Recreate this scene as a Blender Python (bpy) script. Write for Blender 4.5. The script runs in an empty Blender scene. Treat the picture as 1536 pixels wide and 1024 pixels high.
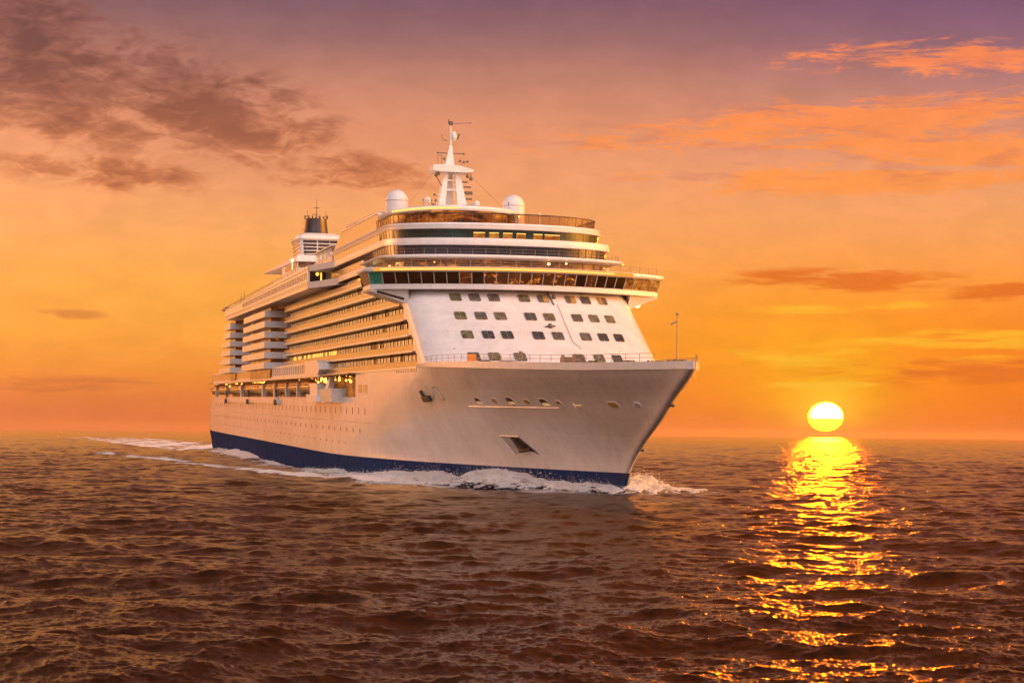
import bpy, bmesh, math, random
import numpy as np
from mathutils import Vector, Matrix
random.seed(7)
sc = bpy.context.scene
R = math.radians

# ------------------------------------------------------------------ camera
CAM_H = 8.6
cam_d = bpy.data.cameras.new("camera"); cam = bpy.data.objects.new("camera", cam_d)
sc.collection.objects.link(cam); sc.camera = cam
cam_d.sensor_width = 36; cam_d.lens = 68.63; cam_d.shift_y = 0.0902
cam_d.clip_start = 1; cam_d.clip_end = 120000
ROLL = math.atan(15/1536)
right = Vector((math.cos(ROLL), 0, math.sin(ROLL))); up = Vector((-math.sin(ROLL), 0, math.cos(ROLL)))
cam.matrix_world = Matrix((right, up, Vector((0, -1, 0)))).transposed().to_4x4()
cam.location = (0, 0, CAM_H)

# ------------------------------------------------------------------ view, sun lamp, sky
sc.view_settings.view_transform = 'Standard'; sc.view_settings.look = 'None'
sc.view_settings.exposure = 0.0; sc.view_settings.gamma = 1.0
sc.cycles.use_denoising = True
sc.cycles.max_bounces = 6; sc.cycles.transparent_max_bounces = 12
sc.cycles.caustics_reflective = False; sc.cycles.caustics_refractive = False

AL, PI_ = 0.2398, 0.0163                                # ship heading and trim
F = Vector((math.sin(AL)*math.cos(PI_), -math.cos(AL)*math.cos(PI_), -math.sin(PI_)))
S = Vector((-math.cos(AL), -math.sin(AL), 0.0))
U = F.cross(-S); U = U if U.z > 0 else -U
lamp_d = bpy.data.lights.new("low_sun", 'SUN'); lamp = bpy.data.objects.new("low_sun", lamp_d)
sc.collection.objects.link(lamp)
lamp_d.energy = 2.0; lamp_d.angle = R(1.0); lamp_d.color = (0.07, 0.0105, 0.0001)
SUN_AZ, SUN_EL = 0.1592, 0.0104
Ld = Vector((math.sin(SUN_AZ), math.cos(SUN_AZ), math.tan(R(4.5)))).normalized()
lamp.rotation_euler = Ld.to_track_quat('Z', 'Y').to_euler(); lamp.location = (300, 900, 200)

class N:
    """small helper for node maths"""
    def __init__(s, tree): s.t = tree; s.n = tree.nodes; s.l = tree.links
    def new(s, typ, **kw):
        n = s.n.new(typ)
        for k, v in kw.items(): setattr(n, k, v)
        return n
    def set(s, sock, v):
        if hasattr(v, 'links') or isinstance(v, bpy.types.NodeSocket): s.l.new(v, sock)
        else: sock.default_value = v
    def m(s, op, a, b=None, c=None, clamp=False):
        n = s.new('ShaderNodeMath', operation=op); n.use_clamp = clamp
        s.set(n.inputs[0], a)
        if b is not None: s.set(n.inputs[1], b)
        if c is not None: s.set(n.inputs[2], c)
        return n.outputs[0]
    def smooth(s, x, lo, hi, a=0.0, b=1.0):
        n = s.new('ShaderNodeMapRange', interpolation_type='SMOOTHSTEP'); n.clamp = True
        s.set(n.inputs[0], x); n.inputs[1].default_value = lo; n.inputs[2].default_value = hi
        n.inputs[3].default_value = a; n.inputs[4].default_value = b
        return n.outputs[0]
    def mix(s, f, a, b, mode='MIX'):
        n = s.new('ShaderNodeMix', data_type='RGBA', blend_type=mode); n.clamp_factor = True
        s.set(n.inputs[0], f); s.set(n.inputs[6], a); s.set(n.inputs[7], b)
        return n.outputs[2]
    def vec(s, x, y, z):
        n = s.new('ShaderNodeCombineXYZ'); s.set(n.inputs[0], x); s.set(n.inputs[1], y); s.set(n.inputs[2], z)
        return n.outputs[0]
    def ramp(s, f, stops, interp='LINEAR'):
        n = s.new('ShaderNodeValToRGB'); n.color_ramp.interpolation = interp
        e = n.color_ramp.elements
        while len(e) < len(stops): e.new(0.5)
        for el, (p, c) in zip(e, stops): el.position = p; el.color = (*c[:3], 1)
        s.set(n.inputs[0], f); return n.outputs[0]
    def noise(s, v, scale, detail=4, rough=0.55, dist=0.0, w=None):
        n = s.new('ShaderNodeTexNoise'); s.set(n.inputs['Vector'], v)
        n.inputs['Scale'].default_value = scale; n.inputs['Detail'].default_value = detail
        n.inputs['Roughness'].default_value = rough; n.inputs['Distortion'].default_value = dist
        return n.outputs[0]
def lin(r, g, b):
    f = lambda c: (c/255/12.92) if c/255 <= 0.04045 else ((c/255+0.055)/1.055)**2.4
    return (f(r), f(g), f(b))
def lin4(r, g, b): return (*lin(r, g, b), 1)

def build_world():
    w = bpy.data.worlds.new("World"); sc.world = w; w.use_nodes = True
    w.cycles.sampling_method = 'MANUAL'; w.cycles.sample_map_resolution = 1024
    t = w.node_tree; t.nodes.clear(); k = N(t)
    out = k.new('ShaderNodeOutputWorld'); bg = k.new('ShaderNodeBackground')
    tc = k.new('ShaderNodeTexCoord'); sep = k.new('ShaderNodeSeparateXYZ'); k.l.new(tc.outputs['Generated'], sep.inputs[0])
    x, y, z = sep.outputs
    az = k.m('ARCTAN2', x, y)
    zz = k.m('MAXIMUM', z, 0.0)
    front = k.ramp(zz, [(0.0, lin(203, 100, 60)), (0.010, lin(214, 107, 56)), (0.026, lin(236, 132, 50)), (0.048, lin(252, 158, 60)), (0.07, lin(254, 168, 78)),
                        (0.092, lin(251, 170, 98)), (0.124, lin(244, 163, 112)), (0.153, lin(228, 150, 112)), (0.176, lin(198, 134, 112)),
                        (0.197, lin(154, 110, 110)), (0.218, lin(116, 90, 108)), (0.25, lin(118, 72, 56)), (0.32, lin(138, 72, 34)), (0.5, lin(70, 38, 21)), (0.75, lin(34, 24, 23)), (1.0, lin(36, 32, 44))])
    # further right the low sky is a deeper orange, the high sky more violet
    fr = k.smooth(az, 0.02, 0.26)
    front = k.mix(k.m('MULTIPLY', fr, k.smooth(zz, 0.12, 0.03)), front, k.mix(1.0, front, (1.0, 0.72, 0.50, 1), 'MULTIPLY'))
    front = k.mix(k.m('MULTIPLY', fr, k.smooth(zz, 0.12, 0.2)), front, k.mix(1.0, front, (0.74, 0.84, 1.24, 1), 'MULTIPLY'))
    fl = k.smooth(az, -0.08, -0.26)
    front = k.mix(k.m('MULTIPLY', fl, k.smooth(zz, 0.07, 0.0)), front, k.mix(1.0, front, (0.97, 1.0, 1.25, 1), 'MULTIPLY'))
    front = k.mix(k.m('MULTIPLY', fl, k.smooth(zz, 0.12, 0.2)), front, k.mix(1.0, front, (0.92, 0.88, 0.84, 1), 'MULTIPLY'))
    # the sky opposite the sunset: a bright rose and lavender dome
    back = k.ramp(zz, [(0.0, (0.72, 0.50, 0.42)), (0.12, (0.92, 0.65, 0.57)), (0.3, (1.6, 1.24, 1.16)), (0.5, (2.75, 2.26, 2.18)), (0.8, (2.5, 2.1, 2.12)), (1.0, (0.9, 0.7, 0.74))])
    ca = k.m('COSINE', k.m('SUBTRACT', az, R(170)))
    col = k.mix(k.smooth(ca, 0.05, 0.85), front, back)
    # warm glow round the sun
    def ell(cx, cz, rx, rz, ang=0.0):
        dx = k.m('SUBTRACT', az, cx); dz = k.m('SUBTRACT', z, cz)
        c, s_ = math.cos(ang), math.sin(ang)
        px = k.m('ADD', k.m('MULTIPLY', dx, c), k.m('MULTIPLY', dz, s_)); pz = k.m('SUBTRACT', k.m('MULTIPLY', dz, c), k.m('MULTIPLY', dx, s_))
        return k.m('ADD', k.m('POWER', k.m('ABSOLUTE', k.m('DIVIDE', px, rx)), 2.0), k.m('POWER', k.m('ABSOLUTE', k.m('DIVIDE', pz, rz)), 2.0))
    def blob(*a): return k.m('EXPONENT', k.m('MULTIPLY', ell(*a), -1.0))
    col = k.mix(k.m('MULTIPLY', blob(SUN_AZ, 0.030, 0.16, 0.060), 0.70), col, lin4(255, 140, 22))
    col = k.mix(k.m('MULTIPLY', blob(SUN_AZ, 0.022, 0.030, 0.024), 0.85), col, lin4(255, 186, 10))
    col = k.mix(k.m('MULTIPLY', blob(SUN_AZ, SUN_EL+.001, 0.0150, 0.0125), 0.75), col, (1.35, 0.78, 0.06, 1))
    col = k.mix(k.m('MULTIPLY', blob(SUN_AZ-0.02, 0.045, 0.075, 0.03), 0.35), col, lin4(255, 184, 40))
    col = k.mix(k.m('MULTIPLY', blob(SUN_AZ+.03, 0.44, 0.28, 0.16), 0.65), col, lin4(232, 104, 30))  # unseen orange sky high above the sun, added to warm the water's reflections
    col = k.mix(k.m('MULTIPLY', blob(1.50, 0.10, 0.38, 0.24), 1.0), col, (34.0, 11.5, 1.0, 1))  # unseen bright sky patch far right, added to gild the ship's right edges
    # unseen bright sky patch low on the left, added to gild the ship's side
    col = k.mix(blob(-0.86, 0.12, 0.28, 0.20), col, (14.0, 5.1, 1.3, 1))
    # the brightest, palest part of the low sky at the left
    col = k.mix(k.m('MULTIPLY', blob(-0.17, 0.062, 0.16, 0.035), 0.5), col, lin4(254, 174, 70))
    P = k.vec(az, z, 0.0)
    def cl(sx, sz, rot, seed, scale, detail, rough, dist=0.3):
        mp = k.new('ShaderNodeMapping'); k.l.new(P, mp.inputs[0]); mp.inputs['Rotation'].default_value = (0, 0, rot)
        mp.inputs['Scale'].default_value = (sx, sz, 1); mp.inputs['Location'].default_value = (seed, seed*0.37, 0)
        return k.noise(mp.outputs[0], scale, detail, rough, dist)
    # dark broken cloud, upper left
    reg = k.m('MAXIMUM', k.m('MAXIMUM', blob(-0.245, 0.181, 0.095, 0.034, -0.2), blob(-0.160, 0.161, 0.065, 0.023, -0.22)),
              k.m('MULTIPLY', k.m('MAXIMUM', blob(-0.205, 0.128, 0.06, 0.010, -0.06), blob(-0.085, 0.132, 0.05, 0.012, -0.05)), 0.62))
    nz = k.m('ADD', k.m('MULTIPLY', cl(1.0, 2.2, 0.12, 3.1, 22.0, 9, 0.58, 0.8), 0.62), k.m('MULTIPLY', cl(1.0, 2.6, 0.1, 8.3, 66.0, 9, 0.62, 0.8), 0.38))
    dens = k.m('ADD', nz, k.m('MULTIPLY', reg, 0.22))
    edge = k.smooth(dens, 0.50, 0.64); core = k.smooth(dens, 0.57, 0.76)
    warm = k.mix(k.smooth(z, 0.10, 0.19), lin4(226, 132, 76), lin4(150, 92, 80))
    dark = k.mix(k.smooth(z, 0.11, 0.20), lin4(168, 94, 62), lin4(104, 68, 66))
    gate = k.smooth(reg, 0.05, 0.45)
    col = k.mix(k.m('MULTIPLY', k.m('MULTIPLY', edge, gate), 0.62), col, warm)
    col = k.mix(k.m('MULTIPLY', k.m('MULTIPLY', core, gate), 0.74), col, dark)
    # fine veil over the whole upper left
    veil = k.m('MULTIPLY', k.smooth(cl(1.0, 3.0, 0.2, 5.5, 9.0, 8, 0.6), 0.42, 0.75), k.smooth(az, 0.02, -0.2))
    col = k.mix(k.m('MULTIPLY', k.m('MULTIPLY', veil, k.smooth(z, 0.09, 0.17)), 0.4), col, lin4(128, 84, 82))
    # bright torn streaks, upper right
    reg2 = k.m('MAXIMUM', k.m('MAXIMUM', blob(0.225, 0.186, 0.085, 0.009, -0.03), blob(0.18, 0.156, 0.15, 0.013, 0.05)),
               k.m('MAXIMUM', blob(0.24, 0.142, 0.09, 0.010, -0.05), k.m('MULTIPLY', blob(0.17, 0.130, 0.13, 0.010, 0.0), 0.7)))
    n2 = k.m('ADD', k.m('MULTIPLY', cl(1.0, 6.5, -0.05, 1.7, 13.0, 9, 0.62, 0.8), 0.6), k.m('MULTIPLY', cl(1.0, 5.0, 0.06, 4.7, 40.0, 9, 0.66, 0.8), 0.4))
    d2 = k.m('ADD', n2, k.m('MULTIPLY', reg2, 0.20))
    lit = k.mix(k.smooth(z, 0.12, 0.20), lin4(255, 154, 80), lin4(250, 138, 88))
    g2 = k.smooth(reg2, 0.06, 0.5)
    col = k.mix(k.m('MULTIPLY', k.m('MULTIPLY', k.smooth(d2, 0.56, 0.67), g2), 1.0), col, lit)
    col = k.mix(k.m('MULTIPLY', k.m('MULTIPLY', k.smooth(cl(1.0, 5.0, 0.0, 9.4, 26.0, 7, 0.6), 0.5, 0.66), g2), 0.3), col, lin4(196, 112, 104))
    # long thin bars low on the right, orange dark ones and yellow bright ones
    regd = k.m('MAXIMUM', blob(0.165, 0.079, 0.055, 0.0055, 0.0), k.m('MAXIMUM', blob(0.262, 0.073, 0.05, 0.0052, 0.03), k.m('MULTIPLY', blob(0.24, 0.034, 0.09, 0.008, 0.02), 0.7)))
    dd = k.m('ADD', cl(1.0, 7.0, 0.0, 2.2, 22.0, 7, 0.6), k.m('MULTIPLY', regd, 0.28))
    col = k.mix(k.m('MULTIPLY', k.m('MULTIPLY', k.smooth(dd, 0.55, 0.74), k.smooth(regd, 0.08, 0.5)), 0.85), col, lin4(228, 112, 36))
    regb = k.m('MAXIMUM', k.m('MAXIMUM', blob(0.20, 0.0655, 0.09, 0.0035, 0.025), blob(0.15, 0.0405, 0.05, 0.006, 0.0)), k.m('MAXIMUM', blob(0.24, 0.047, 0.08, 0.008, 0.02), blob(0.16, 0.026, 0.04, 0.004, 0.0)))
    db = k.m('ADD', cl(1.0, 11.0, 0.0, 6.6, 16.0, 7, 0.6), k.m('MULTIPLY', regb, 0.24))
    col = k.mix(k.m('MULTIPLY', k.m('MULTIPLY', k.smooth(db, 0.60, 0.80), k.smooth(regb, 0.1, 0.6)), 0.65), col, lin4(255, 196, 52))
    # a few small low bars at the left
    regl = k.m('MAXIMUM', blob(-0.222, 0.0575, 0.022, 0.003, 0.0), blob(-0.24, 0.022, 0.07, 0.006, 0.0))
    dl = k.m('ADD', cl(1.0, 7.0, 0.0, 7.7, 24.0, 6, 0.6), k.m('MULTIPLY', regl, 0.26))
    col = k.mix(k.m('MULTIPLY', k.m('MULTIPLY', k.smooth(dl, 0.60, 0.84), k.smooth(regl, 0.1, 0.6)), 0.5), col, lin4(196, 100, 60))
    # slight mottling of the whole sky
    mot = k.smooth(cl(1.0, 2.0, 0.1, 11.0, 30.0, 8, 0.6), 0.3, 0.7, 0.94, 1.05)
    col = k.mix(1.0, col, k.vec(mot, mot, mot), 'MULTIPLY')
    # below the horizon: the far sea
    col = k.mix(k.smooth(z, 0.0, -0.03), col, (0.22, 0.09, 0.035, 1))
    k.l.new(col, bg.inputs[0]); bg.inputs[1].default_value = 1.0
    k.l.new(bg.outputs[0], out.inputs[0])
build_world()

# ------------------------------------------------------------------ materials
MATS = {}
def mat(name, col, rough=0.4, metal=0.0, spec=0.5, var=0.0, vscale=0.4, bump=0.0, bscale=3.0, coat=0.0, hook=None):
    m = bpy.data.materials.new(name); m.use_nodes = True; k = N(m.node_tree)
    p = k.n['Principled BSDF']; c4 = (*col[:3], 1)
    p.inputs['Roughness'].default_value = rough; p.inputs['Metallic'].default_value = metal
    p.inputs['Specular IOR Level'].default_value = spec; p.inputs['Base Color'].default_value = c4
    p.inputs['Coat Weight'].default_value = coat
    tc = k.new('ShaderNodeTexCoord'); ob = tc.outputs['Object']
    if var:
        n = k.noise(ob, vscale, 6, 0.62, 0.4)
        f = k.smooth(n, 0.3, 0.7, 1-var, 1+var*0.5)
        k.l.new(k.mix(1.0, c4, k.vec(f, f, f), 'MULTIPLY'), p.inputs['Base Color'])
        k.l.new(k.smooth(n, 0.3, 0.7, rough*1.25, rough*0.85), p.inputs['Roughness'])
    if bump:
        b = k.new('ShaderNodeBump'); b.inputs['Strength'].default_value = bump; b.inputs['Distance'].default_value = 0.1
        k.l.new(k.noise(ob, bscale, 3), b.inputs['Height']); k.l.new(b.outputs[0], p.inputs['Normal'])
    if hook: hook(k, p, ob)
    MATS[name] = m; return m
def emis(name, col, strength):
    m = bpy.data.materials.new(name); m.use_nodes = True; k = N(m.node_tree); k.n.clear()
    e = k.new('ShaderNodeEmission'); o = k.new('ShaderNodeOutputMaterial')
    e.inputs[0].default_value = (*col, 1); e.inputs[1].default_value = strength
    k.l.new(e.outputs[0], o.inputs[0]); MATS[name] = m; return m

def hull_hook(k, p, ob):
    s = k.new('ShaderNodeSeparateXYZ'); k.l.new(ob, s.inputs[0]); x, y, z = s.outputs
    base = (0.74, 0.72, 0.70, 1)
    # welded plating: strakes and butts, each plate a touch different
    zi = k.m('DIVIDE', z, 2.15); row = k.m('FLOOR', zi)
    fz = k.m('ABSOLUTE', k.m('SUBTRACT', k.m('FRACT', zi), 0.5))
    xi = k.m('ADD', k.m('DIVIDE', x, 9.0), k.m('MULTIPLY', row, 0.37)); fx = k.m('ABSOLUTE', k.m('SUBTRACT', k.m('FRACT', xi), 0.5))
    seam = k.m('MAXIMUM', k.smooth(fz, 0.470, 0.492), k.m('MULTIPLY', k.smooth(fx, 0.4925, 0.498), 0.6))
    wn = k.new('ShaderNodeTexWhiteNoise', noise_dimensions='2D'); k.l.new(k.vec(row, k.m('FLOOR', xi), 0.0), wn.inputs['Vector'])
    pl = k.m('MULTIPLY_ADD', wn.outputs['Value'], 0.05, 0.955)
    n1 = k.smooth(k.noise(ob, 0.09, 8, 0.65, 0.6), 0.3, 0.7, 0.90, 1.05)
    mp = k.new('ShaderNodeMapping'); k.l.new(ob, mp.inputs[0]); mp.inputs['Scale'].default_value = (0.9, 0.9, 0.05)
    streak = k.smooth(k.noise(mp.outputs[0], 1.0, 6, 0.6), 0.45, 0.75, 1.0, 0.86)
    v = k.m('MULTIPLY', k.m('MULTIPLY', pl, n1), streak)
    col = k.mix(1.0, base, k.vec(v, v, v), 'MULTIPLY')
    col = k.mix(k.m('MULTIPLY', seam, 0.42), col, (0.88, 0.82, 0.76, 1))
    # rust runs below the boat station and near the stern
    def run(x0, wd, z0, z1, amt):
        a = k.m('EXPONENT', k.m('MULTIPLY', k.m('POWER', k.m('ABSOLUTE', k.m('DIVIDE', k.m('SUBTRACT', x, x0), wd)), 2.0), -1.0))
        b_ = k.m('MULTIPLY', k.smooth(z, z1, z1-0.4), k.smooth(z, z0, z0+3))
        nn = k.smooth(k.noise(ob, 0.8, 6, 0.7, 1.0), 0.42, 0.62)
        return k.m('MULTIPLY', k.m('MULTIPLY', a, b_), k.m('MULTIPLY', nn, amt))
    r = k.m('MAXIMUM', run(-97.0, 3.4, 6.5, 13.3, 0.75), run(-330.0, 8.0, 4.0, 12.2, 0.4))
    col = k.mix(r, col, (0.30, 0.16, 0.05, 1))
    k.l.new(col, p.inputs['Base Color'])
    b = k.new('ShaderNodeBump'); b.inputs['Strength'].default_value = 0.20; b.inputs['Distance'].default_value = 0.05
    k.l.new(k.m('ADD', k.noise(ob, 0.22, 4, 0.5), k.m('MULTIPLY', seam, 0.6)), b.inputs['Height']); k.l.new(b.outputs[0], p.inputs['Normal'])
def boot_hook(k, p, ob):
    n = k.noise(ob, 0.25, 8, 0.68, 0.8)
    col = k.mix(k.smooth(n, 0.35, 0.72), (0.003, 0.030, 0.125, 1), (0.012, 0.050, 0.15, 1))
    mp = k.new('ShaderNodeMapping'); k.l.new(ob, mp.inputs[0]); mp.inputs['Scale'].default_value = (0.5, 0.5, 0.06)
    col = k.mix(k.smooth(k.noise(mp.outputs[0], 1.0, 6), 0.55, 0.75, 0, 0.35), col, (0.10, 0.09, 0.09, 1))
    k.l.new(col, p.inputs['Base Color'])
def panel_hook(step, width, dark, axis=0):
    def h(k, p, ob):
        s = k.new('ShaderNodeSeparateXYZ'); k.l.new(ob, s.inputs[0])
        xi = k.m('DIVIDE', s.outputs[axis], step)
        f = k.m('ABSOLUTE', k.m('SUBTRACT', k.m('FRACT', xi), 0.5))
        wn = k.new('ShaderNodeTexWhiteNoise', noise_dimensions='2D'); k.l.new(k.vec(k.m('FLOOR', xi), k.m('FLOOR', k.m('DIVIDE', s.outputs[2], 2.8)), 0.0), wn.inputs['Vector'])
        c0 = tuple(p.inputs['Base Color'].default_value)
        v = k.m('MULTIPLY', k.m('MULTIPLY_ADD', wn.outputs['Value'], 0.34, 0.8), k.smooth(k.noise(ob, 1.2, 6, 0.65), 0.3, 0.7, 0.82, 1.1))
        col = k.mix(1.0, c0, k.vec(v, v, v), 'MULTIPLY')
        col = k.mix(k.smooth(f, 0.5-width/step, 0.5-width/step*0.4), col, (*dark, 1))
        k.l.new(col, p.inputs['Base Color'])
    return h
def paint_hook(k, p, ob):
    s = k.new('ShaderNodeSeparateXYZ'); k.l.new(ob, s.inputs[0])
    n1 = k.smooth(k.noise(ob, 0.35, 8, 0.66, 0.5), 0.3, 0.7, 0.90, 1.04)
    mp = k.new('ShaderNodeMapping'); k.l.new(ob, mp.inputs[0]); mp.inputs['Scale'].default_value = (1.4, 1.4, 0.09)
    st = k.smooth(k.noise(mp.outputs[0], 1.0, 6, 0.6), 0.5, 0.78, 1.0, 0.88)
    fz = k.m('ABSOLUTE', k.m('SUBTRACT', k.m('FRACT', k.m('DIVIDE', k.m('ADD', s.outputs[2], 1.25), 3.3)), 0.5))
    v = k.m('MULTIPLY', n1, st)
    col = k.mix(1.0, tuple(p.inputs['Base Color'].default_value), k.vec(v, v, v), 'MULTIPLY')
    col = k.mix(k.smooth(fz, 0.488, 0.497, 0, 0.35), col, (0.5, 0.42, 0.38, 1))
    k.l.new(col, p.inputs['Base Color'])
    b = k.new('ShaderNodeBump'); b.inputs['Strength'].default_value = 0.2; b.inputs['Distance'].default_value = 0.06
    k.l.new(k.noise(ob, 0.5, 4, 0.5), b.inputs['Height']); k.l.new(b.outputs[0], p.inputs['Normal'])
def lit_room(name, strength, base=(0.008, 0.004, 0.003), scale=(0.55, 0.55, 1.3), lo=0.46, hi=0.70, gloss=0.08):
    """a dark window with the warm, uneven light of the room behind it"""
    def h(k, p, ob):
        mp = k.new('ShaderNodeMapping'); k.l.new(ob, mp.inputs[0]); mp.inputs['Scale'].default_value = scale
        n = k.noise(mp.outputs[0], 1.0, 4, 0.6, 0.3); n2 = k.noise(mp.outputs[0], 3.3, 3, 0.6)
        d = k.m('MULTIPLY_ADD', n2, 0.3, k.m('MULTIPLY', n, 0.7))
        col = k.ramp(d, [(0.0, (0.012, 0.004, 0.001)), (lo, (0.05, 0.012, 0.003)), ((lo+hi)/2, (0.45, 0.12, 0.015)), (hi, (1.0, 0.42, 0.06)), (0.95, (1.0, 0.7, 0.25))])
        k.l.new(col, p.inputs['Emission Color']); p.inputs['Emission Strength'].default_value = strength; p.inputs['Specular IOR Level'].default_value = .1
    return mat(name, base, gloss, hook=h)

mat('white', (0.76, 0.74, 0.73), 0.2, spec=0.45, hook=paint_hook)
mat('matte_white', (0.72, 0.70, 0.69), 0.7, spec=0.05, hook=paint_hook)
mat('boat_dark', (0.09, 0.06, 0.045), 0.4, var=0.2)
mat('hull_white', (0.74, 0.72, 0.70), 0.16, spec=0.5, hook=hull_hook)
mat('boot', (0.012, 0.022, 0.06), 0.8, spec=0.0, hook=boot_hook)
mat('trim', (0.80, 0.78, 0.76), 0.18, spec=0.45, var=0.08, vscale=0.8)
mat('grey', (0.42, 0.41, 0.41), 0.45, var=0.15, vscale=0.6)
mat('dark', (0.02, 0.018, 0.017), 0.5, var=0.3)
mat('deckwood', (0.20, 0.12, 0.07), 0.6, var=0.2)
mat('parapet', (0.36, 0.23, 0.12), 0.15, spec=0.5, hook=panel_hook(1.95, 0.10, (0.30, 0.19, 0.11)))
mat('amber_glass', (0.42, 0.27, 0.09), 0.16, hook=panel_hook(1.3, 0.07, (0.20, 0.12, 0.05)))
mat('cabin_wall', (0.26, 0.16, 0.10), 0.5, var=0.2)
def curtain_hook(k, p, ob):
    # drawn curtains; added uneven glow stands in for the golden sky's reflection
    f = k.smooth(k.noise(ob, 0.25, 5, 0.7), 0.3, 0.7, 0.25, 1.0)
    k.l.new(k.mix(1.0, (0.95, 0.56, 0.22, 1), k.vec(f, f, f), 'MULTIPLY'), p.inputs['Emission Color']); p.inputs['Emission Strength'].default_value = 0.55
mat('curtain', (0.72, 0.52, 0.30), 0.12, spec=0.8, hook=curtain_hook)
mat('dark_glass', (0.012, 0.012, 0.014), 0.06, spec=0.25, var=0.3, vscale=0.5)
mat('teal_glass', (0.012, 0.050, 0.046), 0.06, var=0.5, vscale=0.35)
mat('blue_glass', (0.018, 0.032, 0.055), 0.06, var=0.5, vscale=0.3)
mat('green_pane', (0.03, 0.30, 0.19), 0.10, var=0.6, vscale=0.9)
mat('smoke_glass', (0.16, 0.11, 0.07), 0.10, hook=panel_hook(2.4, 0.10, (0.03, 0.02, 0.015)))
def tinted(name, tint, f):
    m = bpy.data.materials.new(name); m.use_nodes = True; k = N(m.node_tree); p = k.n['Principled BSDF']; p.inputs['Base Color'].default_value = (.03, .02, .012, 1); p.inputs['Roughness'].default_value = .06
    t = k.new('ShaderNodeBsdfTransparent'); t.inputs[0].default_value = (*tint, 1); mx = k.new('ShaderNodeMixShader'); mx.inputs[0].default_value = f
    k.l.new(p.outputs[0], mx.inputs[1]); k.l.new(t.outputs[0], mx.inputs[2]); k.l.new(mx.outputs[0], k.n['Material Output'].inputs[0]); MATS[name] = m
tinted('screen_glass', (.80, .62, .45), .72)
mat('window_grey', (0.13, 0.135, 0.115), 0.10, var=0.5, vscale=0.7)
mat('window_olive', (0.16, 0.15, 0.09), 0.10, var=0.6, vscale=1.1)
mat('window_dusk', (0.07, 0.08, 0.085), 0.08, var=0.5, vscale=0.9)
mat('navy', (0.016, 0.018, 0.030), 0.35, var=0.25)
mat('orange', (0.70, 0.25, 0.03), 0.35, var=0.12)
mat('rail', (0.34, 0.24, 0.18), 0.5)
mat('brown', (0.16, 0.085, 0.045), 0.45, var=0.4, vscale=0.8)
mat('radome', (0.72, 0.70, 0.70), 0.42, var=0.05)
mat('pipe_grey', (0.12, 0.10, 0.09), 0.5)
lit_room('lit_bridge', 1.5, scale=(0.55, 0.55, 1.2), lo=0.54, hi=0.70)
lit_room('lit_wing', 0.9, scale=(0.35, 0.35, .6), lo=0.36, hi=0.66)
lit_room('lit_deck', 1.0, base=(0.06, 0.035, 0.02), scale=(0.3, 0.3, 1.2), lo=0.50, hi=0.72)
lit_room('lit_lounge', 1.2, scale=(0.22, 0.22, 0.9), lo=0.44, hi=0.66)
lit_room('lit_recess', 0.9, base=(0.03, 0.015, 0.007), scale=(0.10, 0.10, 0.55), lo=0.50, hi=0.76, gloss=0.4)  # lamp glow put into the recess back wall as uneven emission
lit_room('lit_tower', 0.8, base=(0.05, 0.03, 0.02), scale=(0.15, 0.3, 0.6), lo=0.54, hi=0.76)
emis('warm_lamp', (1.0, 0.36, 0.05), 7.0)
emis('white_lamp', (1.0, 0.62, 0.25), 4.0)
emis('gold_glow', (1.0, 0.60, 0.15), 1.5)  # gold glow for fascia, lounge rim and window heads
lit_room('window_lamp', 0.85, scale=(0.5, 0.5, 0.9), lo=0.22, hi=0.72)
lit_room('dim_bridge', 0.15, scale=(0.45, 0.45, 1.3), lo=0.58, hi=0.86)
emis('fascia_glow', (1.0, 0.40, 0.05), 0.95)  # emissive stand-in for the sunset's reflection on the bridge fascia
emis('soft_lamp', (1.0, 0.45, 0.07), 2.2)

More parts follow.
